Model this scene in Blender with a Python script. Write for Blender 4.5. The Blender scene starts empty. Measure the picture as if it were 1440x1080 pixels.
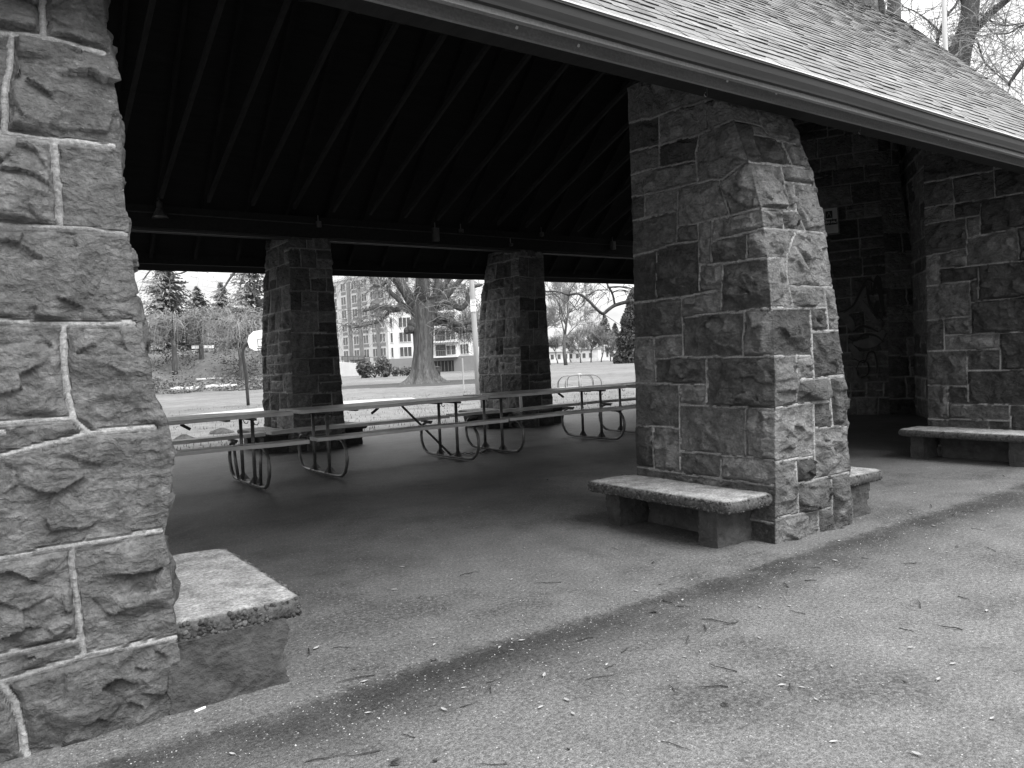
import bpy, math, random
import numpy as np
from mathutils import Vector, Matrix
PI = math.pi
S = bpy.context.scene
COL = S.collection
rng = np.random.default_rng(7)
random.seed(11)
EYE = 1.38

# ------------------------------------------------------------------ objects
def tag(o, label=None, cat=None, group=None, kind=None):
    if label: o['label'] = label
    if cat: o['category'] = cat
    if group: o['group'] = group
    if kind: o['kind'] = kind
    return o

def thing(name, label, cat, loc=(0, 0, 0), rz=0.0, group=None):
    o = bpy.data.objects.new(name, None)
    COL.objects.link(o)
    o.location = loc
    o.rotation_euler = (0, 0, rz)
    o.empty_display_size = 0.2
    return tag(o, label, cat, group)

def copy_tree(o, parent=None):
    c = o.copy()
    COL.objects.link(c)
    c.parent = parent
    for ch in list(o.children):
        copy_tree(ch, c)
    return c

class MB:
    """collects vertices and faces, links them as one mesh object"""
    def __init__(s):
        s.v = []; s.f = []; s.n = 0; s.at = {}
    def add(s, vs, fs, **attrs):
        vs = [tuple(map(float, p)) for p in vs]
        b = s.n
        s.v += vs
        s.f += [tuple(i + b for i in f) for f in fs]
        s.n += len(vs)
        for k, val in attrs.items():
            L = s.at.setdefault(k, [])
            L += [0.0] * (b - len(L))
            L += list(val) if hasattr(val, '__len__') else [val] * len(vs)
        return s
    def box(s, c, d, rz=0.0, rx=0.0, ry=0.0, **a):
        x, y, z = d[0] / 2, d[1] / 2, d[2] / 2
        R = Matrix.Rotation(rz, 3, 'Z') @ Matrix.Rotation(ry, 3, 'Y') @ Matrix.Rotation(rx, 3, 'X')
        c = Vector(c)
        vs = [c + R @ Vector(p) for p in ((-x, -y, -z), (x, -y, -z), (x, y, -z), (-x, y, -z), (-x, -y, z), (x, -y, z), (x, y, z), (-x, y, z))]
        return s.add(vs, [(0, 3, 2, 1), (4, 5, 6, 7), (0, 1, 5, 4), (1, 2, 6, 5), (2, 3, 7, 6), (3, 0, 4, 7)], **a)
    def bbox(s, x0, x1, y0, y1, z0, z1, **a):
        return s.box(((x0 + x1) / 2, (y0 + y1) / 2, (z0 + z1) / 2), (x1 - x0, y1 - y0, z1 - z0), **a)
    def beam(s, a, b, w, h, **at):
        a, b = Vector(a), Vector(b)
        d = (b - a).normalized()
        up = Vector((0, 0, 1))
        if abs(d.z) > 0.98: up = Vector((0, 1, 0))
        r = d.cross(up).normalized(); u = r.cross(d).normalized()
        vs = [p + r * (sx * w / 2) + u * (sy * h / 2) for p in (a, b) for sx, sy in ((-1, -1), (1, -1), (1, 1), (-1, 1))]
        return s.add(vs, [(0, 1, 2, 3), (7, 6, 5, 4), (0, 4, 5, 1), (1, 5, 6, 2), (2, 6, 7, 3), (3, 7, 4, 0)], **at)
    def tube(s, pts, rad, n=6, caps=True, **a):
        P = np.array([tuple(p) for p in pts], float)
        m = len(P)
        if not hasattr(rad, '__len__'): rad = [rad] * m
        T = np.gradient(P, axis=0)
        T /= np.linalg.norm(T, axis=1)[:, None] + 1e-9
        up = np.array([0.13, 0.21, 1.0]) if abs(T[0][2]) < 0.9 else np.array([1.0, 0.1, 0.0])
        r = np.cross(T[0], up); r /= np.linalg.norm(r)
        ang = np.arange(n) * 2 * PI / n
        vs = []
        for i in range(m):
            r = r - T[i] * (r @ T[i]); r /= np.linalg.norm(r) + 1e-9
            u = np.cross(T[i], r)
            vs.append(P[i] + rad[i] * (np.cos(ang)[:, None] * r + np.sin(ang)[:, None] * u))
        vs = np.concatenate(vs)
        fs = [(i * n + k, i * n + (k + 1) % n, (i + 1) * n + (k + 1) % n, (i + 1) * n + k) for i in range(m - 1) for k in range(n)]
        if caps and n > 3:
            fs.append(tuple(range(n - 1, -1, -1))); fs.append(tuple((m - 1) * n + k for k in range(n)))
        return s.add(vs, fs, **a)
    def lathe(s, c, prof, n=12, **a):
        vs = [(c[0] + r * math.cos(2 * PI * k / n), c[1] + r * math.sin(2 * PI * k / n), c[2] + z) for r, z in prof for k in range(n)]
        m = len(prof)
        fs = [(i * n + k, i * n + (k + 1) % n, (i + 1) * n + (k + 1) % n, (i + 1) * n + k) for i in range(m - 1) for k in range(n)]
        return s.add(vs, fs + [tuple(range(n - 1, -1, -1)), tuple((m - 1) * n + k for k in range(n))], **a)
    def build(s, name, mat, parent=None, smooth=False, kind=None, label=None):
        me = bpy.data.meshes.new(name)
        me.from_pydata(s.v, [], s.f)
        for k, L in s.at.items():
            L = L + [0.0] * (s.n - len(L))
            me.attributes.new(k, 'FLOAT', 'POINT').data.foreach_set('value', np.array(L, np.float32))
        me.materials.append(mat)
        if smooth:
            me.polygons.foreach_set('use_smooth', [True] * len(me.polygons))
        me.update()
        o = bpy.data.objects.new(name, me)
        COL.objects.link(o)
        if parent: o.parent = parent
        return tag(o, label=label, kind=kind)

# ------------------------------------------------------------------ numpy noise
def _h(ix, iy, iz, seed):
    n = (ix * 374761393 + iy * 668265263 + iz * 2147483647 + seed * 1274126177) & 0xffffffff
    n = ((n ^ (n >> 13)) * 1274126177) & 0xffffffff
    n = n ^ (n >> 16)
    return (n & 0xffffff) / float(0xffffff)
def vnoise(p, seed=0):
    p = np.asarray(p, float)
    i = np.floor(p).astype(np.int64); f = p - i
    f = f * f * f * (f * (f * 6 - 15) + 10)
    r = 0
    for dx in (0, 1):
        for dy in (0, 1):
            for dz in (0, 1):
                w = (f[..., 0] if dx else 1 - f[..., 0]) * (f[..., 1] if dy else 1 - f[..., 1]) * (f[..., 2] if dz else 1 - f[..., 2])
                r = r + w * _h(i[..., 0] + dx, i[..., 1] + dy, i[..., 2] + dz, seed)
    return r * 2 - 1
def fbm(p, o=4, seed=0, ridged=False):
    r = 0; a = 1.0; t = 0
    p = np.asarray(p, float)
    for k in range(o):
        n = vnoise(p * (2.03 ** k) + 17.3 * k, seed + k)
        r = r + a * (1 - 2 * np.abs(n) if ridged else n); t += a; a *= 0.52
    return r / t
def sstep(a, b, x):
    t = np.clip((x - a) / (b - a), 0, 1)
    return t * t * (3 - 2 * t)

# ------------------------------------------------------------------ materials
class NT:
    def __init__(s, name):
        s.m = bpy.data.materials.new(name); s.m.use_nodes = True
        s.t = s.m.node_tree; s.b = s.t.nodes['Principled BSDF']
        s.b.inputs['Specular IOR Level'].default_value = 0.3
        s.geo = None
    def node(s, typ, **kw):
        n = s.t.nodes.new(typ)
        for k, v in kw.items(): setattr(n, k, v)
        return n
    def link(s, a, b): s.t.links.new(a, b)
    def val(s, x, sock):
        if hasattr(x, 'is_linked') or isinstance(x, bpy.types.NodeSocket): s.link(x, sock)
        else: sock.default_value = x
    def coord(s, kind='Object'):
        return s.node('ShaderNodeTexCoord').outputs[kind]
    def mapping(s, vec, scale=(1, 1, 1), rot=(0, 0, 0)):
        n = s.node('ShaderNodeMapping'); s.link(vec, n.inputs[0]); n.inputs['Scale'].default_value = scale; n.inputs['Rotation'].default_value = rot
        return n.outputs[0]
    def noise(s, vec, scale, detail=4, rough=0.6, dist=0.0):
        n = s.node('ShaderNodeTexNoise'); s.link(vec, n.inputs['Vector'])
        n.inputs['Scale'].default_value = scale; n.inputs['Detail'].default_value = detail
        n.inputs['Roughness'].default_value = rough; n.inputs['Distortion'].default_value = dist
        return n.outputs['Fac']
    def voro(s, vec, scale, feature='F1', out='Distance', rand=1.0):
        n = s.node('ShaderNodeTexVoronoi', feature=feature); s.link(vec, n.inputs['Vector'])
        n.inputs['Scale'].default_value = scale; n.inputs['Randomness'].default_value = rand
        return n.outputs[out]
    def ramp(s, fac, *stops):
        n = s.node('ShaderNodeValToRGB'); s.link(fac, n.inputs[0])
        e = n.color_ramp.elements
        while len(e) < len(stops): e.new(0.5)
        for el, (p, c) in zip(e, stops):
            el.position = p; el.color = (c, c, c, 1)
        return n.outputs[0]
    def math(s, op, a, b=0.0, clamp=False):
        n = s.node('ShaderNodeMath', operation=op, use_clamp=clamp)
        s.val(a, n.inputs[0]); s.val(b, n.inputs[1])
        return n.outputs[0]
    def mix(s, f, a, b):
        n = s.node('ShaderNodeMix', data_type='FLOAT')
        s.val(f, n.inputs[0]); s.val(a, n.inputs[2]); s.val(b, n.inputs[3])
        return n.outputs[0]
    def attr(s, name):
        return s.node('ShaderNodeAttribute', attribute_name=name).outputs['Fac']
    def sep(s, vec):
        n = s.node('ShaderNodeSeparateXYZ'); s.link(vec, n.inputs[0]); return n.outputs
    def bump(s, h, strength=0.5, dist=0.01, prev=None):
        n = s.node('ShaderNodeBump'); s.link(h, n.inputs['Height'])
        n.inputs['Strength'].default_value = strength; n.inputs['Distance'].default_value = dist
        if prev: s.link(prev, n.inputs['Normal'])
        return n.outputs[0]
    def finish(s, col, rough=0.8, normal=None, spec=None, metal=None):
        if isinstance(col, (int, float)): s.b.inputs['Base Color'].default_value = (col, col, col, 1)
        else: s.link(col, s.b.inputs['Base Color'])
        s.val(rough, s.b.inputs['Roughness'])
        if normal: s.link(normal, s.b.inputs['Normal'])
        if spec is not None: s.b.inputs['Specular IOR Level'].default_value = spec
        if metal is not None: s.b.inputs['Metallic'].default_value = metal
        return s.m

def simple(name, c0, c1, scale=8, rough=0.75, bump=0.25, bdist=0.005, stretch=(1, 1, 1), spec=0.3, metal=None, detail=5):
    n = NT(name); v = n.mapping(n.coord(), stretch)
    f = n.noise(v, scale, detail, 0.65)
    col = n.ramp(f, (0.3, c0), (0.7, c1))
    nb = n.bump(n.noise(v, scale * 4, 4, 0.6), bump, bdist) if bump else None
    return n.finish(col, rough, nb, spec, metal)

def m_stone():
    n = NT('pier_stone'); c = n.coord()
    tone = n.attr('tone'); mort = n.attr('mortar')
    f1 = n.noise(c, 9, 6, 0.68); f2 = n.noise(c, 60, 5, 0.7); f3 = n.noise(c, 2.3, 3, 0.5)
    st = n.ramp(f1, (0.25, 0.055), (0.5, 0.105), (0.78, 0.19))
    st = n.math('MULTIPLY', st, n.ramp(f2, (0.25, 0.62), (0.75, 1.38)))
    st = n.math('MULTIPLY', st, n.math('ADD', 0.15, n.math('MULTIPLY', tone, 1.65)))
    streak = n.noise(n.mapping(c, (5, 5, 26)), 2.0, 4, 0.7)
    st = n.math('MULTIPLY', st, n.ramp(streak, (0.3, 0.86), (0.7, 1.14)))
    # pale lichen specks
    li = n.math('MULTIPLY', n.ramp(n.noise(c, 38, 3, 0.6), (0.66, 0.0), (0.72, 1.0)), n.ramp(f3, (0.52, 0.0), (0.68, 1.0)))
    st = n.mix(n.math('MULTIPLY', li, n.attr('lichen'), True), st, 0.5)
    mo = n.ramp(n.noise(c, 70, 4, 0.75), (0.25, 0.14), (0.55, 0.30), (0.8, 0.48))
    mo = n.math('MULTIPLY', mo, n.ramp(f3, (0.3, 0.6), (0.7, 1.15)))
    mm = n.math('MULTIPLY', mort, n.ramp(n.noise(c, 34, 4, 0.7), (0.22, 0.55), (0.42, 1.0)))
    col = n.mix(mm, st, mo)
    warp = n.node('ShaderNodeVectorMath', operation='MULTIPLY_ADD'); nv = n.node('ShaderNodeTexNoise'); n.link(c, nv.inputs['Vector']); nv.inputs['Scale'].default_value = 9; nv.inputs['Detail'].default_value = 4
    n.link(nv.outputs['Color'], warp.inputs[0]); warp.inputs[1].default_value = (.09, .09, .09); n.link(c, warp.inputs[2])
    wc = n.mapping(warp.outputs[0], (1, 1, 1.5))
    chip = n.math('ADD', n.voro(wc, 13), n.math('MULTIPLY', n.voro(wc, 31), 0.45))
    rg = n.node('ShaderNodeTexNoise', noise_type='RIDGED_MULTIFRACTAL'); n.link(wc, rg.inputs['Vector']); rg.inputs['Scale'].default_value = 10; rg.inputs['Detail'].default_value = 8; rg.inputs['Roughness'].default_value = .55
    h = n.math('ADD', n.math('MULTIPLY', n.noise(wc, 22, 8, 0.72, 0.4), 0.9), n.math('MULTIPLY', n.noise(c, 95, 4, 0.7), 0.3))
    h = n.math('ADD', h, n.math('ADD', n.math('MULTIPLY', chip, 0.75), n.math('MULTIPLY', rg.outputs['Fac'], 0.10)))
    h = n.math('MULTIPLY', h, n.mix(mort, 1.0, 0.35))
    return n.finish(col, 0.88, n.bump(h, 1.0, 0.032), 0.2)

def m_concrete_slab():
    n = NT('aggregate_concrete'); c = n.coord()
    edge = n.attr('edge'); tone = n.attr('tone')
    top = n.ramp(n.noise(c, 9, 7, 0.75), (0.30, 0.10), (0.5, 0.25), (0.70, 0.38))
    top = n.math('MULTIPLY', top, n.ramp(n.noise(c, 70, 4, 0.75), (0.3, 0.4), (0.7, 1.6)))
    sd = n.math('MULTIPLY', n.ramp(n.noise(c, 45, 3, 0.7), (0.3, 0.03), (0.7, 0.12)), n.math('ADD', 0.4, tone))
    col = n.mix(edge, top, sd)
    return n.finish(col, 0.9, n.bump(n.noise(c, 80, 5, 0.7), 0.7, 0.008), 0.2)

def m_asphalt():
    n = NT('worn_asphalt'); c = n.coord()
    x, y, z = n.sep(c)
    big = n.noise(c, 0.55, 4, 0.55); mid = n.noise(c, 3.5, 5, 0.65); fine = n.noise(c, 55, 4, 0.75); gr = n.noise(c, 170, 2, 0.7)
    col = n.ramp(big, (0.3, 0.112), (0.7, 0.14))
    col = n.math('MULTIPLY', col, n.ramp(mid, (0.25, 0.78), (0.5, 1.0), (0.75, 1.2)))
    col = n.math('MULTIPLY', col, n.ramp(fine, (0.30, 0.34), (0.5, 1.0), (0.70, 1.75)))
    col = n.math('MULTIPLY', col, n.ramp(gr, (0.3, 0.45), (0.7, 1.6)))
    pm = n.math('MULTIPLY', n.ramp(n.noise(c, 0.8, 6, 0.72), (0.48, 0.0), (0.60, 1.0)), n.ramp(n.noise(c, 34, 4, 0.8), (0.40, 0.0), (0.58, 1.0)))
    col = n.math('MULTIPLY', col, n.mix(pm, 1.0, 0.42))
    wp_ = n.ramp(n.noise(n.mapping(c, (1, 1.6, 1)), 2.1, 6, 0.75), (0.58, 0.0), (0.7, 1.0))
    col = n.math('MULTIPLY', col, n.mix(wp_, 1.0, 1.18))
    # long worn line of damp grit under the eaves
    wob = n.math('MULTIPLY', n.math('SUBTRACT', n.noise(c, 1.3, 5, 0.7), 0.5), 0.42)
    wob2 = n.math('MULTIPLY', n.math('SUBTRACT', n.noise(c, 14, 6, 0.8), 0.5), 0.34)
    yy = n.math('ADD', n.math('ADD', y, wob2), n.math('MULTIPLY', wob, 0.25))
    up = n.math('SUBTRACT', 1.0, n.math('DIVIDE', n.math('SUBTRACT', yy, 3.05), 0.10, True))
    y2 = n.math('ADD', n.math('ADD', y, wob), wob2)
    lo = n.math('DIVIDE', n.math('SUBTRACT', y2, 2.52), 0.42, True)
    band = n.math('MULTIPLY', n.math('MULTIPLY', up, lo, True), n.ramp(n.noise(c, 1.6, 6, 0.75), (0.32, 0.5), (0.50, 1.0)), True)
    col = n.math('MULTIPLY', col, n.mix(band, 1.0, 0.30))
    # dusty trodden floor inside the shelter; interior shade painted in, darkening inwards
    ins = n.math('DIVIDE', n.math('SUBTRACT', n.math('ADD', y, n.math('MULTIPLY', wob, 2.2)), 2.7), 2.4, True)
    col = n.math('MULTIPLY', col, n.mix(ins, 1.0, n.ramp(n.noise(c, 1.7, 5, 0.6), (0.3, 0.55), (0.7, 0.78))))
    # pale grit set in the surface
    v = n.voro(c, 62); vc = n.voro(c, 62, out='Color')
    pick = n.math('GREATER_THAN', n.sep(vc)[0], 0.84)
    peb = n.math('MULTIPLY', n.ramp(v, (0.16, 1.0), (0.30, 0.0)), pick)
    col = n.mix(n.math('MULTIPLY', peb, n.mix(n.sep(vc)[1], 0.25, 0.95)), col, 0.42)
    v2 = n.voro(c, 120); pick2 = n.math('GREATER_THAN', n.sep(n.voro(c, 120, out='Color'))[0], 0.8)
    drk = n.math('MULTIPLY', n.ramp(v2, (0.2, 1.0), (0.4, 0.0)), pick2)
    col = n.mix(n.math('MULTIPLY', drk, 0.6), col, 0.03)
    h = n.math('ADD', n.math('MULTIPLY', fine, 0.6), n.math('ADD', n.math('MULTIPLY', gr, 0.5), n.math('MULTIPLY', peb, 0.3)))
    b1 = n.bump(h, 0.55, 0.006)
    b2 = n.bump(n.noise(c, 6, 4, 0.6), 0.5, 0.02, b1)
    return n.finish(col, 0.62, b2, 0.5)

def m_grass():
    n = NT('winter_grass'); c = n.coord()
    a = n.noise(c, 0.12, 5, 0.6); b = n.noise(n.mapping(c, (1, 1, 1)), 1.1, 5, 0.7); d = n.noise(c, 11, 4, 0.75)
    col = n.ramp(a, (0.3, 0.15), (0.7, 0.23))
    col = n.math('MULTIPLY', col, n.ramp(b, (0.28, 0.6), (0.5, 1.0), (0.75, 1.2)))
    col = n.math('MULTIPLY', col, n.ramp(d, (0.25, 0.72), (0.75, 1.22)))
    h = n.math('ADD', d, n.math('MULTIPLY', b, 2.0))
    return n.finish(col, 0.95, n.bump(h, 0.8, 0.06), 0.1)

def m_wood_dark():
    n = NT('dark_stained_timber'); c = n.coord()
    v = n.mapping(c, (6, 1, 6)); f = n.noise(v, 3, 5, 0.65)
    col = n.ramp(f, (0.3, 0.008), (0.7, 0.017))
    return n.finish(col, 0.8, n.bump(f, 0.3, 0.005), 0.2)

def m_plank():
    n = NT('weathered_plank'); c = n.coord()
    v = n.mapping(c, (0.8, 16, 16)); f = n.noise(v, 2.6, 6, 0.7); g = n.noise(c, 2.2, 4, 0.6)
    col = n.math('MULTIPLY', n.ramp(f, (0.28, 0.28), (0.5, 0.42), (0.75, 0.56)), n.ramp(g, (0.3, 0.7), (0.7, 1.25)))
    return n.finish(col, 0.42, n.bump(f, 0.4, 0.003), 0.6)

def m_paint():
    n = NT('chalky_beam_paint'); c = n.coord()
    f = n.noise(n.mapping(c, (0.6, 3, 8)), 3, 6, 0.7); g = n.noise(c, 60, 3, 0.7)
    col = n.math('MULTIPLY', n.ramp(f, (0.3, 0.16), (0.7, 0.24)), n.ramp(g, (0.3, 0.8), (0.7, 1.2)))
    return n.finish(col, 0.65, n.bump(f, 0.35, 0.004), 0.35)

def m_shingle():
    n = NT('roof_shingle'); c = n.coord(); tone = n.attr('tone')
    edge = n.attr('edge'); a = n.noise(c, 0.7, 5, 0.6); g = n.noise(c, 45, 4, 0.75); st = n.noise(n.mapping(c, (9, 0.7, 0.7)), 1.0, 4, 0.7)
    col = n.math('MULTIPLY', n.ramp(a, (0.3, 0.155), (0.7, 0.215)), n.math('ADD', 0.78, n.math('MULTIPLY', tone, 0.55)))
    col = n.math('MULTIPLY', col, n.ramp(g, (0.25, 0.65), (0.75, 1.3)))
    col = n.math('MULTIPLY', col, n.ramp(st, (0.3, 0.8), (0.7, 1.15)))
    col = n.mix(edge, col, 0.045)  # shadow lines of the courses painted dark into the butt edges
    return n.finish(col, 0.9, n.bump(g, 0.6, 0.004), 0.15)

def m_bark(name='bark', c0=0.05, c1=0.14):
    n = NT(name); c = n.coord()
    f = n.noise(n.mapping(c, (3, 3, 0.55)), 3.0, 6, 0.7, 0.4)
    col = n.ramp(f, (0.3, c0), (0.7, c1))
    return n.finish(col, 0.95, n.bump(f, 0.9, 0.06), 0.1)

def m_leaf(name, c0, c1, scale=0.9):
    n = NT(name); c = n.coord()
    f = n.noise(c, scale, 3, 0.6); t = n.attr('tone')
    col = n.math('MULTIPLY', n.ramp(f, (0.3, c0), (0.7, c1)), n.math('ADD', 0.55, t))
    n.b.inputs['Subsurface Weight'].default_value = 0.0
    return n.finish(col, 0.8, None, 0.15)

M = dict(banksoil=simple('bank_soil', .09, .15, 2, .95, .8, .05), tie=simple('bounce_lit_tie_timber', .013, .028, 4, .8, .2, stretch=(6, 1, 6)), rafter=simple('shaded_rafters', .006, .014, 3, .85, .2), deck=simple('shaded_roof_boards', .006, .012, 3, .85, .2, stretch=(.5, 6, 6)), stone=m_stone(), slab=m_concrete_slab(), asphalt=m_asphalt(), grass=m_grass(), wood=m_wood_dark(), plank=m_plank(),  # tie colour paled for floor bounce; rafters and boards darkened for ceiling shade
         paint=m_paint(), shingle=m_shingle(), bark=m_bark(), barkpale=m_bark('pale_bark', 0.05, 0.17), twig=simple('twig_bark', 0.14, 0.30, 3, 0.9, 0),
         twigdark=simple('dark_twig_bark', 0.045, 0.12, 3, 0.9, 0),
         conif=m_leaf('conifer_needles', 0.12, 0.22), shrub=m_leaf('shrub_leaves', 0.07, 0.15), ivy=m_leaf('bank_cover', 0.10, 0.20, 0.5), cone=m_leaf('hedge_needles', 0.05, 0.11),  # conifer needle colour lightened to suggest distance haze
         steel=simple('galvanised_tube', 0.08, 0.18, 14, 0.38, 0.1, spec=0.5, metal=0.6), iron=simple('dark_iron', 0.02, 0.05, 10, 0.6, 0.15),
         gutter=simple('gutter_enamel', 0.03, 0.045, 3, 0.55, 0.1, stretch=(0.3, 3, 3), spec=0.2),
         support=simple('support_stone', 0.028, 0.075, 9, 0.9, 0.8, 0.02), pole=simple('weathered_pole', 0.28, 0.42, 3, 0.85, 0.3, stretch=(6, 6, 0.4)),
         white=simple('white_board', 0.72, 0.84, 3, 0.5, 0.0), black=simple('black_paint', 0.015, 0.03, 4, 0.5, 0.0), paper=simple('sign_paper', 0.4, 0.5, 5, 0.6, 0.0),
         darkmetal=simple('painted_post', 0.02, 0.05, 6, 0.5, 0.1), court=simple('court_concrete', 0.34, 0.42, 2, 0.9, 0.2),
         soil=simple('bare_soil', 0.04, 0.09, 4, 0.95, 0.8, 0.03), log=simple('dead_wood', 0.3, 0.6, 4, 0.9, 0.5, 0.02),
         wallwhite=simple('white_render', 0.62, 0.78, 0.6, 0.8, 0.05), wallgrey=simple('grey_render', 0.20, 0.26, 0.6, 0.85, 0.1), wallmid=simple('pale_brick', 0.5, 0.64, 0.8, 0.85, 0.1),
         panel=simple('dark_cladding', 0.18, 0.26, 1, 0.7, 0.05), glass=simple('window_glass', 0.06, 0.12, 0.5, 0.12, 0.0, spec=0.6), frame=simple('window_frame', 0.6, 0.75, 3, 0.5, 0.0),  # cladding and glass colours paled to suggest haze over the building
         gravel=m_leaf('gravel_grit', 0.14, 0.36, 40), leaf=simple('dry_leaf', 0.22, 0.48, 30, 0.7, 0.3), leafdark=simple('rotten_leaf', 0.02, 0.06, 30, 0.8, 0.3), stick=simple('dead_twig', 0.02, 0.07, 30, 0.9, 0.3),
         blade=m_leaf('grass_blade', 0.15, 0.24, 0.7), spray=simple('spray_paint_pale', 0.06, 0.14, 6, 0.7, 0.0), spraydark=simple('spray_paint_black', 0.008, 0.015, 6, 0.6, 0.0),
         housewall=simple('house_siding', 0.5, 0.7, 1.0, 0.8, 0.0), houseroof=simple('house_roof', 0.2, 0.3, 1.0, 0.9, 0.0), street=simple('far_street', 0.3, 0.4, 0.3, 0.9, 0.0))

MID_LEFT=[[(-0.014,2.495),(0.392,2.493)],[(0.387,2.364),(0.704,2.359),(0.998,2.37)],[(0.422,2.634),(0.377,2.242)],[(-0.02,2.198),(0.376,2.231),(0.532,2.218)],[(0.555,2.345),(0.532,1.84)],[(0.66,2.344),(0.63,2.05)],[(0.658,2.199),(0.994,2.224)],[(0.891,2.194),(0.872,2.037)],[(0.546,2.04),(0.724,2.018),(0.994,2.016)],[(0.209,2.193),(0.198,1.842)],[(-0.005,1.807),(0.401,1.809),(0.669,1.827)],[(0.711,2.002),(0.68,1.677)],[(0.417,1.648),(0.704,1.653),(0.984,1.655)],[(0.395,1.796),(0.397,1.349)],[(-0.01,1.508),(0.391,1.511)],[(0.83,1.636),(0.811,1.338)],[(0.176,1.328),(0.399,1.335),(0.996,1.32)],[(0.171,1.497),(0.175,1.154)],[(-0.017,1.131),(0.542,1.115)],[(0.563,1.31),(0.556,0.968)],[(0.363,0.965),(1.006,0.953)],[(0.359,1.108),(0.357,0.443)],[(-0.016,0.779),(0.356,0.776)],[(0.146,0.762),(0.15,0.435)],[(0.819,0.935),(0.823,0.61)],[(0.359,0.596),(1.006,0.594)],[(-0.016,0.432),(0.141,0.422),(0.657,0.411),(1.003,0.414)],[(0.658,0.566),(0.656,0.395)],[(0.006,3.313),(0.348,3.267),(0.635,3.264),(0.848,3.247),(1.011,3.237)],[(0.001,3.072),(0.317,3.036),(0.651,3.022),(0.993,3.042)],[(0.825,3.24),(0.764,3.057)],[(0.698,3.019),(0.632,2.894),(0.6,2.668)],[(-0.015,2.881),(0.293,2.863),(0.606,2.836)],[(0.315,3.025),(0.293,2.868)],[(0.143,2.79),(0.121,2.508)],[(-0.016,2.698),(0.148,2.683),(0.591,2.664),(0.784,2.641),(0.981,2.717)],[(0.765,2.624),(0.789,2.38)],[(0.356,3.264),(0.317,3.036)],[(0.026,0.36),(0.021,0.047)],[(0.581,0.314),(0.578,0.042)],[(-0.02,0.087),(0.998,0.153)]]
MID_FRONT=[[(0.462,3.245),(0.408,3.039),(0.47,2.967)],[(-0.014,3.038),(0.42,3.04)],[(0.214,2.95),(0.887,2.935)],[(0.195,3.025),(0.177,2.761)],[(-0.045,2.707),(0.497,2.734),(0.917,2.742)],[(0.667,2.918),(0.7,2.74)],[(0.492,2.728),(0.435,2.398)],[(0.461,2.602),(0.945,2.611)],[(0.626,2.581),(0.566,2.384)],[(0.032,2.371),(0.573,2.374)],[(0.564,2.379),(0.651,2.233)],[(-0.015,2.222),(0.956,2.233)],[(0.295,2.347),(0.303,2.232)],[(0.482,2.204),(0.303,2.047),(0.262,1.892),(0.31,1.665)],[(-0.016,2.014),(0.273,2.013)],[(0.311,1.816),(1.02,1.819)],[(-0.038,1.654),(0.815,1.664)],[(0.845,1.811),(0.826,1.501)],[(0.569,1.645),(0.533,1.139)],[(0.583,1.49),(1.02,1.493)],[(-0.009,1.32),(0.511,1.311)],[(0.297,1.302),(0.274,0.986)],[(0.289,1.144),(1.02,1.145)],[(0.754,1.126),(0.78,0.779)],[(0.013,0.959),(0.762,0.963)],[(0.511,0.946),(0.503,0.416)],[(0.533,0.777),(1.013,0.756)],[(0.013,0.585),(0.473,0.572)],[(0.263,0.559),(0.277,0.189)],[(0.299,0.398),(1.02,0.4)],[(0.727,0.374),(0.718,0.028)],[(0.008,0.178),(0.395,0.17),(0.7,0.169)],[(0.526,0.154),(0.524,-0.037)]]
NEAR_FRONT=[[(0.583,2.675),(0.744,2.685),(0.968,2.669)],[(0.759,2.86),(0.75,2.696)],[(0.63,2.661),(0.58,2.289)],[(0.555,2.275),(0.775,2.273),(0.973,2.282)],[(0.753,2.257),(0.752,1.958)],[(0.532,1.942),(0.76,1.94),(0.986,1.931)],[(0.503,1.593),(0.737,1.578),(0.974,1.584)],[(0.724,1.57),(0.701,1.358),(0.695,1.224),(0.73,1.17)],[(0.465,1.23),(0.69,1.224)],[(0.452,1.115),(0.729,1.167),(0.96,1.172)],[(0.434,0.745),(0.684,0.747),(0.979,0.753)],[(0.671,0.728),(0.67,0.337)],[(0.411,0.392),(0.65,0.384)],[(0.437,0.292),(0.677,0.321),(0.997,0.31)],[(0.405,0.306),(0.441,0.203),(0.469,-0.048)],[(0.485,-0.045),(0.723,-0.05),(1.005,-0.05)]]
FAR_LEFT=[[(-0.014,3.28),(0.727,3.263),(0.907,3.278)],[(0.775,3.361),(0.681,2.981)],[(-0.004,2.98),(0.284,2.97),(0.93,2.954)],[(0.318,3.249),(0.281,2.802)],[(-0.007,2.784),(0.51,2.786)],[(0.539,2.913),(0.487,2.576)],[(0.384,2.763),(0.35,2.238)],[(0.37,2.545),(0.839,2.584)],[(0.784,2.556),(0.76,2.241)],[(-0.015,2.401),(0.349,2.437)],[(0.134,2.231),(0.789,2.212)],[(0.119,2.386),(0.119,2.065)],[(-0.017,2.037),(0.417,2.063)],[(0.44,2.182),(0.434,1.84)],[(0.365,2.03),(0.371,1.462)],[(0.377,1.798),(0.769,1.823)],[(-0.014,1.628),(0.351,1.644)],[(0.146,1.613),(0.151,1.276)],[(0.159,1.435),(0.758,1.433)],[(-0.01,1.258),(0.569,1.255)],[(0.582,1.414),(0.584,1.031)],[(0.329,1.25),(0.341,0.664)],[(0.345,1.019),(0.754,1.019)],[(-0.014,0.844),(0.329,0.837)],[(0.173,0.828),(0.178,0.491)],[(0.19,0.626),(0.761,0.628)],[(-0.008,0.439),(0.659,0.458)],[(0.657,0.617),(0.665,0.386)]]

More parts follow.
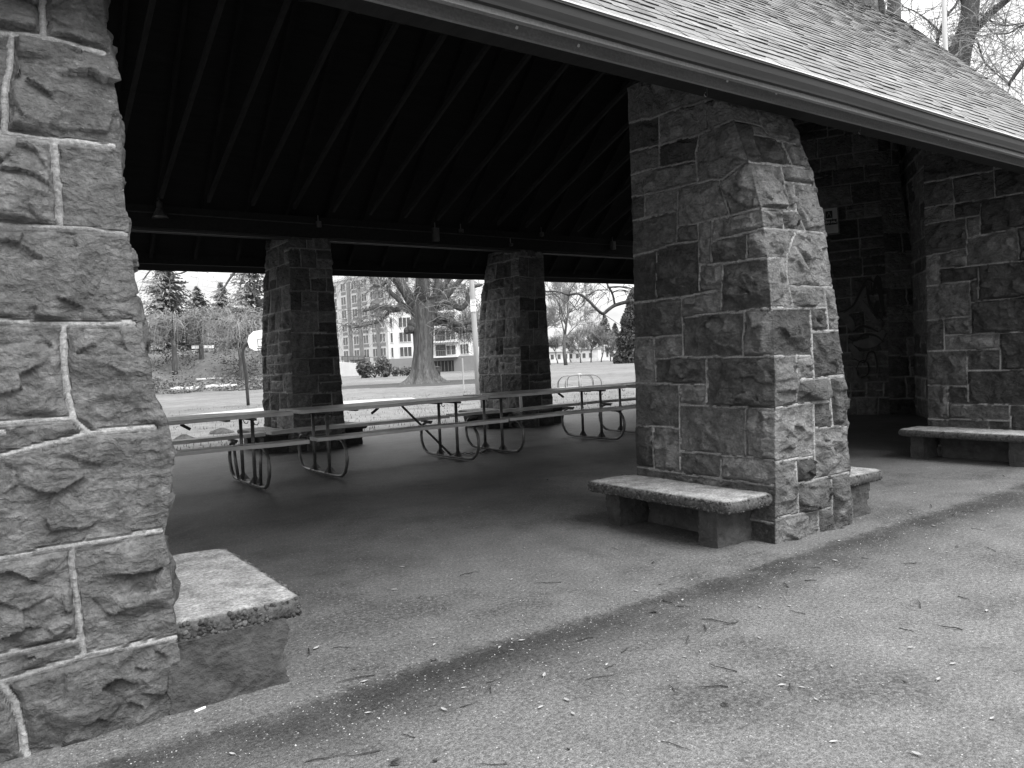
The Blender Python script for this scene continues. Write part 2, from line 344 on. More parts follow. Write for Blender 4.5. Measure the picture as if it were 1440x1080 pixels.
# ------------------------------------------------------------------ stone masonry
ZS = [0, .63, 1.13, 1.57, 1.82, 2.07, 2.36, 2.655, 2.98, 3.225, 3.6]
YS = [3.35, 3.33, 3.31, 3.318, 3.332, 3.346, 3.382, 3.453, 3.562, 3.653, 3.78]
PIER_H = 3.6
def batter(z): return np.interp(z, ZS, YS)

def ashlar(W, H, seed, h0=0.26, h1=0.42, z0=0.0):
    """random squared rubble: joint polylines in (t, z)"""
    r = random.Random(seed); J = []; z = z0
    prev = None
    while z < H:
        h = r.uniform(h0, h1); z1 = min(z + h, H + 0.1)
        J.append([(-0.02, z1 + r.uniform(-.012, .012)), (0.5, z1 + r.uniform(-.015, .015)), (1.02, z1 + r.uniform(-.012, .012))])
        x = r.uniform(0.15, 0.5)
        while x < W - 0.1:
            a = x + r.uniform(-.015, .015)
            J.append([(x / W, z), (a / W, z1)])
            w = r.uniform(0.24, 0.7)
            if w > 0.26 and r.random() < 0.35 and h > 0.27:
                zz = z + h * r.uniform(0.35, 0.65)
                J.append([(a / W, zz), (min(a + w, W + .02) / W, zz + r.uniform(-.01, .01))])
            x += w
        z = z1
    return J

def rock_face(U, Z, W, J, seed, amp, P, bead=0.011, rough=1.0):
    """U,Z metric grids; returns height, mortar mask, tone"""
    d = np.full(U.shape, 9.0)
    wob = 0.006 * vnoise(np.stack([U * 9, Z * 9, U * 0 + seed], -1), seed)
    wob2 = 0.006 * vnoise(np.stack([U * 9 + 40, Z * 9, U * 0 + seed], -1), seed + 5)
    u_, z_ = U + wob, Z + wob2
    segs = []
    for pl in J:
        for (a, b) in zip(pl[:-1], pl[1:]):
            segs.append((a[0] * W, a[1], b[0] * W, b[1]))
    def dist(u, z):
        dd = np.full(u.shape, 9.0)
        for ax, az, bx, bz in segs:
            vx, vz = bx - ax, bz - az
            t = np.clip(((u - ax) * vx + (z - az) * vz) / (vx * vx + vz * vz + 1e-9), 0, 1)
            dd = np.minimum(dd, np.hypot(u - ax - t * vx, z - az - t * vz))
        return dd
    d = dist(u_, z_)
    # label the blocks on a coarse grid
    H = Z.max(); cs = 0.016
    nu, nz = int(W / cs) + 1, int(H / cs) + 1
    cu, cz = np.meshgrid((np.arange(nu) + .5) * W / nu, (np.arange(nz) + .5) * H / nz, indexing='ij')
    free = dist(cu, cz) > cs * 0.95
    lab = np.zeros((nu, nz), int); k = 0
    for i in range(nu):
        for j in range(nz):
            if free[i, j] and lab[i, j] == 0:
                k += 1; st = [(i, j)]; lab[i, j] = k
                while st:
                    a, b = st.pop()
                    for c, e in ((a + 1, b), (a - 1, b), (a, b + 1), (a, b - 1)):
                        if 0 <= c < nu and 0 <= e < nz and free[c, e] and lab[c, e] == 0:
                            lab[c, e] = k; st.append((c, e))
    for _ in range(4):
        g = lab.copy()
        for sh, ax in ((1, 0), (-1, 0), (1, 1), (-1, 1)):
            r = np.roll(lab, sh, ax); g = np.where(g == 0, r, g)
        lab = g
    L = lab[np.clip((U / W * nu).astype(int), 0, nu - 1), np.clip((Z / H * nz).astype(int), 0, nz - 1)]
    hb = np.zeros(U.shape); tone = np.full(U.shape, 0.5)
    r = np.random.default_rng(seed + 100)
    wp = 0.028 * np.stack([fbm(P * 5 + 3, 3, seed + 31), fbm(P * 5 + 9, 3, seed + 47)], -1)
    for b in range(1, k + 1):
        m = L == b
        rv = r.random(40)
        if not m.any(): continue
        uu, zz = U[m] + wp[m][:, 0], Z[m] + wp[m][:, 1]
        cu_, cz_ = U[m].mean(), Z[m].mean(); su, sz = U[m].std() + .03, Z[m].std() + .03
        base = amp * (0.55 + 0.9 * rv[0])
        h = np.full(uu.shape, base)
        for q in range(7):
            an = 2 * PI * (q + rv[1 + q]) / 7
            ox, oz = cu_ + su * 0.9 * math.cos(an) * (0.3 + rv[10 + q]), cz_ + sz * 0.9 * math.sin(an) * (0.3 + rv[10 + q])
            sl = amp * (0.5 + 2.6 * rv[20 + q] ** 2) / (0.5 * (su + sz))
            h = np.minimum(h, base - sl * ((uu - ox) * math.cos(an) + (zz - oz) * math.sin(an)))
        # a spalled hollow or two
        for q in range(2):
            ox, oz = cu_ + su * 1.3 * (rv[30 + q] - .5) * 2, cz_ + sz * 1.3 * (rv[33 + q] - .5) * 2
            rr = (0.06 + 0.10 * rv[36 + q]); dd = np.hypot(uu - ox, (zz - oz) * 1.3)
            h = h - amp * 0.3 * sstep(rr, rr * 0.75, dd) * (0.4 + 0.6 * (dd / rr))
        ns = 7 + int(su * sz * 900); rs = np.random.default_rng(seed * 991 + b)
        sx = rs.uniform(cu_ - 1.9 * su, cu_ + 1.9 * su, ns); sz_ = rs.uniform(cz_ - 1.9 * sz, cz_ + 1.9 * sz, ns)
        dd = np.stack([np.hypot(uu - a, (zz - c) * 1.25) for a, c in zip(sx, sz_)]); ix = dd.argmin(0)
        go = rs.uniform(-.45, .55, ns) * amp; gu = rs.normal(0, .42, ns) * amp / .05; gz = rs.normal(0, .42, ns) * amp / .05
        h = h + np.clip(go[ix] + gu[ix] * (uu - sx[ix]) + gz[ix] * (zz - sz_[ix]), -amp, amp) * .6
        hb[m] = np.maximum(h, -0.15 * amp); tone[m] = 0.2 + 0.7 * rv[39]
    n1 = fbm(P * np.array([7, 7, 9]), 5, seed + 3, True); n2 = fbm(P * np.array([22, 22, 30]), 4, seed + 9, True)
    hb = hb + rough * (0.004 * n1 + 0.004 * n2)
    e = sstep(bead * 0.9, bead * 0.9 + 0.022, d)
    jd = np.where(d < bead, 0.012 * np.sqrt(np.clip(1 - (d / bead) ** 2, 0, 1)), 0.0) + 0.003 * fbm(P * 40, 2, seed + 77)
    h = hb * e + jd * (1 - e)
    mort = 1 - sstep(bead * 0.95, bead * 1.3, d + 0.006 * fbm(P * 28, 2, seed + 55))
    return h, mort, tone

def masonry(name, corner, spec, H, nz, parent=None, closed=True, label=None, mat=None):
    """corner(k, z) -> xy of corner k; spec: list of dicts per face (n, J, amp, seed)"""
    zs = np.linspace(0, H, nz)
    K = len(spec) if closed else len(spec) + 1
    C = [np.array([corner(k, z) for z in zs]) for k in range(K)]          # K x nz x 2
    nrm = []
    for k in range(len(spec)):
        a, b = C[k], C[(k + 1) % K]
        e = (b - a).mean(0); e /= np.linalg.norm(e)
        nrm.append(np.array([e[1], -e[0]]))
    cols = []; hh = []; mm = []; tt = []; ll = []; NN = []
    for k, s in enumerate(spec):
        a, b = C[k], C[(k + 1) % K]
        W = float(np.linalg.norm(b - a, axis=1).mean())
        last = (not closed) and k == len(spec) - 1
        t = np.linspace(0, 1, s['n'] + 1)
        if not last: t = t[:-1]
        P2 = a[None] * (1 - t)[:, None, None] + b[None] * t[:, None, None]
        P = np.concatenate([P2, np.broadcast_to(zs, (len(t), nz))[..., None]], -1)
        U = np.broadcast_to((t * W)[:, None], (len(t), nz)); Z = np.broadcast_to(zs, (len(t), nz))
        J = s.get('J') or ashlar(W, H, s['seed'])
        if s.get('plain'):
            h = 0.006 * fbm(P * 8, 3, s['seed']); mo = 0 * h; to = 0 * h + .5
        else:
            h, mo, to = rock_face(U, Z, W, J, s['seed'], s['amp'], P, s.get('bead', 0.011), s.get('rough', 1.0))
        dc = np.minimum(U, W - U)
        h = h * (s.get('corner', 0.3) + (1 - s.get('corner', 0.3)) * sstep(0, 0.07, dc))
        pn, nn = nrm[(k - 1) % len(spec)], nrm[(k + 1) % len(spec)]
        if not closed and k == 0: pn = nrm[k]
        if last: nn = nrm[k]
        w0 = 0.5 * np.exp(-(U / 0.025) ** 2)[..., None]; w1 = 0.5 * np.exp(-((W - U) / 0.025) ** 2)[..., None]
        N = nrm[k] * (1 - w0 - w1) + pn * w0 + nn * w1
        N = N / np.linalg.norm(N, axis=-1, keepdims=True)
        P = P.copy(); P[..., 0] += N[..., 0] * h; P[..., 1] += N[..., 1] * h
        P[..., 2] += 0.35 * h * fbm(P * 6, 2, s['seed'] + 5) * (Z > 0.03)
        cols.append(P); mm.append(mo); tt.append(to); ll.append(np.full(h.shape, s.get('lichen', 0.25)) * (0.3 + 0.7 * sstep(0.8, 2.4, Z)))
    P = np.concatenate(cols); n = len(P)
    idx = np.arange(n * nz).reshape(n, nz)
    i0 = idx if closed else idx[:-1]
    i1 = np.roll(idx, -1, 0) if closed else idx[1:]
    F = np.stack([i0[:, :-1], i1[:, :-1], i1[:, 1:], i0[:, 1:]], -1).reshape(-1, 4)
    mb = MB(); mb.v = P.reshape(-1, 3).tolist(); mb.f = F.tolist(); mb.n = n * nz
    mb.at = {'mortar': np.concatenate(mm).ravel().tolist(), 'tone': np.concatenate(tt).ravel().tolist(), 'lichen': np.concatenate(ll).ravel().tolist()}
    return mb.build(name, mat or M['stone'], parent, smooth=True, label=label)

def pier(parent, XL, XR, Y0, Y1, spec, nz, label, order=((0, 0), (1, 0), (1, 1), (0, 1))):
    def corner(k, z):
        sx, sy = order[k]
        return ((XL, XR)[sx](z), (Y0, Y1)[sy](z))
    return masonry('stone_pier', corner, spec, PIER_H, nz, parent, label=label)

pavilion = thing('picnic_pavilion', 'open stone picnic pavilion with battered piers, dark timber ceiling and shingled roof', 'pavilion', (4, 8.5, 0))
PV = pavilion
def unparent_fix(o):
    return o
# children are built in world coordinates, so give the pavilion an identity frame
pavilion.location = (0, 0, 0)

XLm = lambda z: 4.59 + .07 * min(max(z, 0) / 2.4, 1)
XRm = lambda z: float(np.interp(z, [0, 1.1, 1.9, 2.5, 3.3], [5.555, 5.48, 5.40, 5.40, 5.43]))
YFm = lambda z: float(batter(z)) * XLm(z) / 4.6
XRl = lambda z: float(np.interp(z, [0, .47, .72, .88, 1.05, 1.2, 1.32, 1.6, 1.95, 2.3, 3.6], [.690, .665, .645, .675, .70, .66, .62, .595, .58, .575, .575])) - 0.018
YF = lambda z: float(batter(z))
YB = lambda z: 4.70
NEAR_FRONT += [[(-.02, 2.67), (.6, 2.675)], [(-.02, 2.28), (.57, 2.275)], [(-.02, 1.95), (.55, 1.942)], [(-.02, 1.6), (.52, 1.593)], [(-.02, 1.18), (.47, 1.2)], [(-.02, .75), (.45, .745)],
               [(-.02, .3), (.45, .3)], [(.2, 2.67), (.2, 2.28)], [(.3, 2.28), (.3, 1.95)], [(.15, 1.95), (.17, 1.6)], [(.33, 1.6), (.33, 1.18)], [(.2, 1.18), (.2, .75)], [(.35, .75), (.35, .3)], [(.15, .3), (.15, -.02)], [(.5, 3.02), (1.02, 3.02)], [(-.02, 3.02), (.5, 3.02)], [(.62, 3.4), (.63, 3.02)]]
MID_FRONT += [[(-.02, 3.36), (1.02, 3.36)]]
FAR_LEFT += [[(.8, .45), (1.02, .45)], [(-.02, .12), (1.02, .14)], [(.5, .44), (.5, .13)]]
pier(PV, lambda z: -.35, XRl, YF, YB, [dict(n=200, J=NEAR_FRONT, amp=.036, seed=1, corner=.8, bead=.0115, lichen=.5), dict(n=60, J=None, amp=.03, seed=2), dict(n=20, J=None, amp=.03, seed=3), dict(n=20, J=None, amp=.03, seed=4)], 470,
     'nearest stone pier, filling the left edge')
pier(PV, XLm, XRm, YFm, YB, [dict(n=130, J=MID_FRONT, amp=.038, seed=11, lichen=1.0, corner=.25, bead=.0092), dict(n=40, J=None, amp=.03, seed=12, corner=.5), dict(n=30, J=None, amp=.03, seed=13), dict(n=160, J=MID_LEFT, amp=.038, seed=14, corner=.2, lichen=.15, bead=.0092)], 400,
     'stone pier in the middle with curved front and side benches')
pier(PV, lambda z: XLm(z) + 4.9, lambda z: XRm(z) + 4.9, YF, YB, [dict(n=60, J=None, amp=.03, seed=21), dict(n=24, J=None, amp=.03, seed=22), dict(n=24, J=None, amp=.03, seed=23), dict(n=110, J=FAR_LEFT, amp=.038, seed=24, corner=.25, lichen=.1, bead=.0098)], 300,
     'stone pier at the right edge beside the far end')
# back row, battered outwards on the lawn side
YBo = lambda z: 17.25 - float(batter(z)) + 0.0
for xa, xb, lab, sd in ((4.39, 5.30, 'back stone pier between first and second picnic tables', 31), (9.04, 9.84, 'back stone pier behind the third picnic table', 41), (13.75, 14.6, None, 51), (-.4, .5, None, 61)):
    pier(PV, (lambda z, a=xa: a + .085 * min(z / 3, 1)), (lambda z, b=xb: b - .10 * min(z / 3, 1)), lambda z: 12.4, YBo,
         [dict(n=64, J=None, amp=.028, seed=sd), dict(n=30, J=None, amp=.03, seed=sd + 1), dict(n=24, J=None, amp=.03, seed=sd + 2), dict(n=70, J=None, amp=.03, seed=sd + 3, corner=.5)], 170, lab)
# hearth chimney at the far end and the low wall behind it
def chim(k, z):
    b = float(np.interp(z, [0, 2, 3.2, 4.4, 9], [0, 0.0, .06, .22, .5]))
    return [(14.49 + .3 * b, 7.87 + .5 * b), (14.86 - .2 * b, 7.50 + b), (16.4, 9.0), (15.2, 10.3), (13.7, 9.75)][k]
def chimney_face(n, seed): return dict(n=n, J=None, amp=.02, seed=seed, rough=.7, corner=.3)
masonry('chimney', chim, [dict(n=40, J=None, amp=.02, seed=71), dict(n=30, J=None, amp=.02, seed=72), dict(n=20, J=None, amp=.02, seed=73), dict(n=24, J=None, amp=.02, seed=74), dict(n=100, J=None, amp=.02, seed=75)], 9.1, 330, PV, label='massive stone chimney at the far end with graffiti')
def endw(k, z):
    ys = max(4.0, 3.27 + (z - 3.2) / .93); t = min((ys - 4.0) / 4.47, .985)
    a = Vector((10.5, 4.0)).lerp(Vector((16.3, 8.47)), t); n_ = Vector((-4.47, 5.8)).normalized() * .18; b = Vector((16.3, 8.47))
    return [tuple(b + n_), tuple(a + n_), tuple(a - n_), tuple(b - n_)][k]
masonry('end_wall', endw, [dict(n=170, J=None, amp=.02, seed=81), dict(n=8, J=None, amp=.02, seed=82), dict(n=8, J=None, amp=.02, seed=83), dict(n=8, J=None, amp=.02, seed=84)], 7.5, 200, PV)

# ------------------------------------------------------------------ roof of the shelter
EAVE_Y, RIDGE_Y, PITCH, EAVE_Z = 3.12, 8.55, .93, 3.20
XMIN = -7.5
def roof_z(y): return EAVE_Z + PITCH * (min(y, 2 * RIDGE_Y - y) - EAVE_Y)
def rake_x(y): return 10.75 + (min(y, 2 * RIDGE_Y - y) - 3.3) * 1.05
def deck(front):
    mb = MB(); n = 12; vs = []
    ys = np.linspace(EAVE_Y, RIDGE_Y, n)
    if not front: ys = 2 * RIDGE_Y - ys
    for y in ys:
        for x in (XMIN, rake_x(y) if front else 16.2 + (y - RIDGE_Y) * .7):
            vs += [(x, y, roof_z(y)), (x, y, roof_z(y) - .09)]
    fs = []
    for i in range(n - 1):
        a, b = 4 * i, 4 * i + 4
        fs += [(a, a + 2, b + 2, b), (a + 1, b + 1, b + 3, a + 3), (a, b, b + 1, a + 1), (a + 2, a + 3, b + 3, b + 2)]
    fs += [(0, 1, 3, 2), (4 * n - 4, 4 * n - 2, 4 * n - 1, 4 * n - 3)]
    if front:
        pass
    mb.add(vs, fs)
    return mb.build('roof_deck', M['deck'], PV)
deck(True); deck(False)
def shingles(front):
    mb = MB(); r = random.Random(5 if front else 6)
    L = (RIDGE_Y - EAVE_Y) * math.sqrt(1 + PITCH ** 2); ex = .124; nrow = int(L / ex)
    cy = 1 / math.sqrt(1 + PITCH ** 2); sy = PITCH * cy
    def pt(x, s, h):
        y = EAVE_Y - .035 + s * cy - h * sy; z = EAVE_Z - .03 + s * sy + h * cy
        if not front: y = 2 * RIDGE_Y - y
        return (x, y, z)
    for row in range(nrow + 1):
        s0 = row * ex; yy = EAVE_Y + s0 * cy
        x = XMIN + r.uniform(0, .2); xe = (rake_x(yy) if front else 16.2 + (RIDGE_Y - yy) * .7) + r.uniform(0, .05)
        wave = r.uniform(-.006, .006)
        while x < xe:
            w = r.uniform(.10, .22) if front else 1.2
            x1 = min(x + w, xe + .02)
            th = r.uniform(.008, .017); d0 = s0 + r.choice((0, 0, 0, .014, -.010)) + r.uniform(-.006, .006) + wave + .006 * math.sin(x * 1.9 + row)
            t = min(max(r.gauss(.5, .22), 0), 1)
            s1 = min(s0 + ex * 1.25, L + .02)
            x1 -= .004
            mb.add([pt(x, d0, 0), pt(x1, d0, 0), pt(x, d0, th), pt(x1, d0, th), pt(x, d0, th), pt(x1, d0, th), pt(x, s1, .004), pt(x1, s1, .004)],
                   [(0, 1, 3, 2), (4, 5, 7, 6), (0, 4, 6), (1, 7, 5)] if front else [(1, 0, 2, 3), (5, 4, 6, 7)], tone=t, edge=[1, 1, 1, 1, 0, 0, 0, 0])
            x = x1 + .004
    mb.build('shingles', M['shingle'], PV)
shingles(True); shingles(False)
mb = MB()
for i in range(120):
    x = XMIN + i * .2
    if x > rake_x(RIDGE_Y) - .25: break
    z = roof_z(RIDGE_Y) + .03 + .008 * (i % 2)
    mb.add([(x, RIDGE_Y - .17, z - .16), (x + .21, RIDGE_Y - .17, z - .165), (x, RIDGE_Y, z), (x + .21, RIDGE_Y, z - .005), (x, RIDGE_Y + .17, z - .16), (x + .21, RIDGE_Y + .17, z - .165)], [(0, 1, 3, 2), (2, 3, 5, 4)], tone=.8)
mb.build('ridge_cap', M['shingle'], PV)
# front eave beam, gutter, fascia
XE = 10.7
mb = MB(); mb.bbox(XMIN, XE, 3.42, 3.446, 3.135, 3.37); mb.build('eave_board', M['paint'], PV)
mb = MB(); mb.bbox(XMIN, XE, 3.448, 3.592, 3.138, 3.37); mb.build('eave_beam', M['wood'], PV)
mb = MB()
prof = [(3.115, 3.085), (3.085, 3.085), (3.08, 3.098), (3.062, 3.13), (3.055, 3.168), (3.045, 3.17), (3.045, 3.181), (3.062, 3.181), (3.07, 3.13), (3.115, 3.10)]
vs = []
nseg = 30
for i in range(nseg + 1):
    x = XMIN + (XE + .05 - XMIN) * i / nseg
    dz = .004 * math.sin(i * 1.3)
    vs += [(x, y, z + dz) for y, z in prof]
k = len(prof)
mb.add(vs, [(i * k + j, (i + 1) * k + j, (i + 1) * k + (j + 1) % k, i * k + (j + 1) % k) for i in range(nseg) for j in range(k)])
mb.build('gutter', M['gutter'], PV)
mb = MB(); mb.bbox(XMIN, XE + .05, 3.040, 3.062, 3.183, 3.190); mb.build('gutter_lip', M['frame'], PV)
mb = MB(); mb.bbox(XMIN, XE, 3.118, 3.15, 3.06, 3.17); mb.build('fascia_board', M['paint'], PV)
mb = MB(); mb.bbox(XMIN, 19.4, 13.70, 13.76, 3.19, 3.36); mb.build('fascia_board', M['wood'], PV)
mb = MB(); mb.bbox(XMIN, 19.3, 12.42, 12.60, 3.50, 3.86); mb.bbox(XMIN, 19.3, 12.30, 12.419, 3.532, 3.86); mb.build('plate_beam', M['wood'], PV)
mb = MB(); mb.bbox(XMIN, 19.3, 12.385, 12.418, 3.495, 3.53); mb.build('plate_trim', simple('worn_trim', .025, .05, 3, .6, .1), PV)
# scissor trusses, one every 0.69 m
def truss(sides=(0, 1)):
    mb = MB(); mc = MB(); t = .05
    for s in (0, 1):
        f = (lambda y: y) if s == 0 else (lambda y: 2 * RIDGE_Y - y)
        off = -.16
        ya, yb = 3.46, RIDGE_Y
        def R(y): return EAVE_Z + PITCH * (y - EAVE_Y)
        if s in sides: mb.add([(dx, f(y), R(y) + dz) for y in (ya, yb) for dx in (-t / 2, t / 2) for dz in (-.10, -.25)],
               [(0, 1, 3, 2), (4, 6, 7, 5), (0, 4, 5, 1), (2, 3, 7, 6), (1, 5, 7, 3), (0, 2, 6, 4)])
        if len(sides) == 1 and s == 1: continue
        y0, y1 = 12.62, 6.75; z0, z1 = 4.03, 4.03 + .405 * (12.62 - 6.75)
        x = -t / 2 if s == 0 else t * .55
        mc.add([(x + dx, f(y), z + dz) for (y, z) in ((y0, z0), (y1, z1)) for dx in (0, t) for dz in (0, .075)],
               [(0, 1, 3, 2), (4, 6, 7, 5), (0, 4, 5, 1), (2, 3, 7, 6), (1, 5, 7, 3), (0, 2, 6, 4)])
    return mb, mc
T1, T2 = truss()
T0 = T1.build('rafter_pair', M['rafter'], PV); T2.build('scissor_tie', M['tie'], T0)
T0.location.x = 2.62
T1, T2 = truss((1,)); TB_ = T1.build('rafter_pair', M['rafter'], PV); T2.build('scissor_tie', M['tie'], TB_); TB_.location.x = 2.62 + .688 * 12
for kx in range(-13, 17):
    if kx in (0, 12): continue
    c = copy_tree(T0 if kx < 12 else TB_, PV); c.location.x = 2.62 + .688 * kx
# conduit, boxes, hooks
mb = MB(); mb.tube([(XMIN, 12.285, 3.745), (2.5, 12.285, 3.75), (12, 12.285, 3.735), (15.5, 12.285, 3.735)], .011, 6); mb.build('conduit', M['iron'], PV)
for x, z, w, h in ((7.17, 3.70, .12, .24), (4.95, 3.74, .07, .10), (7.72, 3.80, .07, .07), (11.55, 3.72, .09, .17), (9.62, 3.85, .06, .08), (8.85, 3.60, .05, .05)):
    mb = MB(); mb.box((x, 12.262, z), (w, .07, h)); mb.box((x, 12.224, z), (w * .8, .006, h * .8)); mb.tube([(x, 12.28, z + h / 2), (x, 12.28, z + h / 2 + .1)], .01, 6); mb.build('junction_box', M['steel'], PV)
for x in (4.18, 6.05, 9.3):
    mb = MB(); a = np.linspace(0, 1.5 * PI, 9)
    mb.tube([(x, 3.47, 3.15), (x, 3.47, 3.095)] + [(x + .014 * (math.cos(q) - 1) * 1, 3.47, 3.095 - .014 * math.sin(q)) for q in a], .003, 5); mb.build('hook', M['steel'], PV)
for x, z in ((4.30, 3.20), (4.32, 3.185), (4.86, 3.19), (5.35, 3.2), (2.56, 3.17), (3.0, 3.16), (7.4, 3.19), (3.62, 3.21)):
    mb = MB(); mb.add([(x, 3.416, z), (x + .012, 3.413, z + .003), (x + .015, 3.412, z + .018), (x + .004, 3.415, z + .022)], [(0, 1, 2, 3)]); mb.add([(x - .006, 3.416, z + .005), (x + .002, 3.414, z), (x + .001, 3.413, z + .02)], [(0, 1, 2)]); mb.build('paper_scrap', M['white'], PV)
lamp = thing('wall_lamp', 'bell shaded lamp hanging under the back ceiling beside the nearest pier', 'lamp', (2.5, 12.2, 3.66))
mb = MB(); mb.lathe((0, 0, 0), [(.115, 0), (.10, .03), (.07, .09), (.055, .12), (.05, .14)], 14); mb.build('lamp_shade', M['steel'], lamp, True)
mb = MB(); mb.lathe((0, 0, .14), [(.045, 0), (.045, .09), (.02, .11)], 10); mb.tube([(0, 0, .25), (0, .05, .30), (0, .12, .30)], .012, 6); mb.build('lamp_bracket', M['iron'], lamp, True)

# ------------------------------------------------------------------ stone benches
def slab_mesh(x0, x1, y0, y1, zt, th, seed, npeb, res=.014):
    """rough edged concrete slab with exposed pebbles along its edges"""
    mb = MB(); r = np.random.default_rng(seed)
    W, D = x1 - x0, y1 - y0
    nu, nv, nw = max(int(W / res), 4), max(int(D / res), 4), 7
    # one sheet: top, wrapped over the edges and down the sides (ring profile)
    per = []
    for i in range(nu): per.append((x0 + W * i / nu, y0))
    for i in range(nv): per.append((x1, y0 + D * i / nv))
    for i in range(nu): per.append((x1 - W * i / nu, y1))
    for i in range(nv): per.append((x0, y1 - D * i / nv))
    per = np.array(per); cx, cy = (x0 + x1) / 2, (y0 + y1) / 2
    m = len(per)
    rings = [(-.5, -th), (0.0, -th), (0.012, -th * .8), (0.018, -th * .55), (0.016, -th * .3), (0.006, -th * .1), (-.012, 0.0), (-.03, .002)]
    steps = int((min(W, D) / 2 - .03) / .02)
    for q in range(1, steps): rings.append((-.03 - q * .02, .003))
    vs = []; ed = []; to = []
    for (o, dz) in rings:
        if o == -.5: o = -min(W, D) * .42
        sx = (W / 2 + o) / (W / 2); sy = (D / 2 + o) / (D / 2)
        p = np.stack([cx + (per[:, 0] - cx) * sx, cy + (per[:, 1] - cy) * sy, np.full(m, zt + dz)], -1)
        # rounded, broken corners
        cd = np.minimum(np.hypot(np.abs(per[:, 0] - cx) - W / 2, np.abs(per[:, 1] - cy) - D / 2), .1)
        sh = (.03 * (1 - cd / .1) ** 2)[:, None]
        dirc = np.stack([cx - p[:, 0], cy - p[:, 1]], -1); dirc /= np.linalg.norm(dirc, axis=1)[:, None] + 1e-6
        p[:, :2] += dirc * sh
        side = -th * .95 < dz < -.001
        n = fbm(p * 16, 3, seed); n2 = fbm(p * 52, 2, seed + 3, True)
        amp = .016 if side else (.008 if dz < .001 else .0035)
        out = np.stack([per[:, 0] - cx, per[:, 1] - cy], -1); out /= np.linalg.norm(out, axis=1)[:, None] + 1e-6
        if side: p[:, :2] += out * (n * amp + n2 * .008)[:, None]
        p[:, 2] += (n * .004 + .5 * amp * fbm(p * 5, 3, seed + 8)) if not side else n * .006
        vs.append(p); ed.append(np.full(m, 1.0 if dz < -.002 else 0.0)); to.append(np.full(m, .5))
    V = np.concatenate(vs); nr = len(rings)
    idx = np.arange(nr * m).reshape(nr, m); j = np.roll(idx, -1, 1)
    F = np.stack([idx[:-1], j[:-1], j[1:], idx[1:]], -1).reshape(-1, 4).tolist()
    F.append(tuple(int(a) for a in idx[-1])); F.append(tuple(int(a) for a in idx[0][::-1]))
    mb.add(V, F, edge=np.concatenate(ed), tone=np.concatenate(to))
    # pebbles
    oct_v = [(1, 0, 0), (.3, .9, 0), (-.8, .6, 0), (-.8, -.6, 0), (.3, -.9, 0), (0, 0, .8), (0, 0, -.8), (.7, .3, .55), (-.5, .3, .6), (.1, -.6, .6), (.7, .3, -.55), (-.5, .3, -.6), (.1, -.6, -.6)]
    import itertools
    bm_faces = [(5, 8, 7), (5, 9, 8), (5, 7, 9), (7, 8, 1), (8, 9, 3), (9, 7, 0), (7, 1, 0), (8, 2, 1), (8, 3, 2), (9, 4, 3), (9, 0, 4), (6, 10, 11), (6, 11, 12), (6, 12, 10), (10, 1, 11), (11, 3, 12), (12, 0, 10), (10, 0, 1), (11, 1, 2), (11, 2, 3), (12, 3, 4), (12, 4, 0)]
    for q in range(npeb):
        t = int(r.random() * m); a = per[t]
        out = np.array([a[0] - cx, a[1] - cy]); e = abs(out[0]) / W > abs(out[1]) / D
        o = np.array([math.copysign(1, out[0]), 0]) if e else np.array([0, math.copysign(1, out[1])])
        s = (.006 + .010 * r.random() ** 1.6) * (1.25 if npeb == 2000 else 1)
        c = np.array([a[0] + o[0] * .009, a[1] + o[1] * .009, zt - th * (.1 + .85 * r.random())])
        cd = math.hypot(abs(a[0] - cx) - W / 2, abs(a[1] - cy) - D / 2)
        if cd < .06: c[:2] -= (out / np.linalg.norm(out)) * .018
        R = Matrix.Rotation(r.random() * 6, 3, 'Z') @ Matrix.Rotation(r.random() * 6, 3, 'X')
        sc = (1, .6 + .5 * r.random(), .6 + .5 * r.random())
        tn = .1 + 1.0 * r.random() ** 2
        mb.add([Vector(c) + R @ Vector((p[0] * s * sc[0], p[1] * s * sc[1], p[2] * s * sc[2])) for p in oct_v], bm_faces, edge=1.0, tone=tn)
    return mb
def rough_block(x0, x1, y0, y1, z0, z1, seed, res=.03, amp=.018):
    mb = MB()
    nx, ny, nz = [max(2, int(d / res)) for d in (x1 - x0, y1 - y0, z1 - z0)]
    def face(o, a, b, na, nb):
        P = np.array([[np.array(o) + np.array(a) * i / na + np.array(b) * j / nb for j in range(nb + 1)] for i in range(na + 1)])
        c = np.array([(x0 + x1) / 2, (y0 + y1) / 2, (z0 + z1) / 2])
        d = P - c; d[..., 2] *= .3; d /= np.linalg.norm(d, axis=-1, keepdims=True)
        P = P + d * (amp * (fbm(P * 9, 4, seed) + .4 * fbm(P * 30, 3, seed + 1, True)))[..., None]
        idx = np.arange((na + 1) * (nb + 1)).reshape(na + 1, nb + 1)
        F = np.stack([idx[:-1, :-1], idx[1:, :-1], idx[1:, 1:], idx[:-1, 1:]], -1).reshape(-1, 4).tolist()
        mb.add(P.reshape(-1, 3), F)
    X, Y, Z = x1 - x0, y1 - y0, z1 - z0
    face((x0, y0, z0), (X, 0, 0), (0, 0, Z), nx, nz); face((x1, y0, z0), (0, Y, 0), (0, 0, Z), ny, nz)
    face((x1, y1, z0), (-X, 0, 0), (0, 0, Z), nx, nz); face((x0, y1, z0), (0, -Y, 0), (0, 0, Z), ny, nz)
    face((x0, y0, z1), (X, 0, 0), (0, Y, 0), nx, ny)
    return mb
BG = 'stone benches built against the piers'
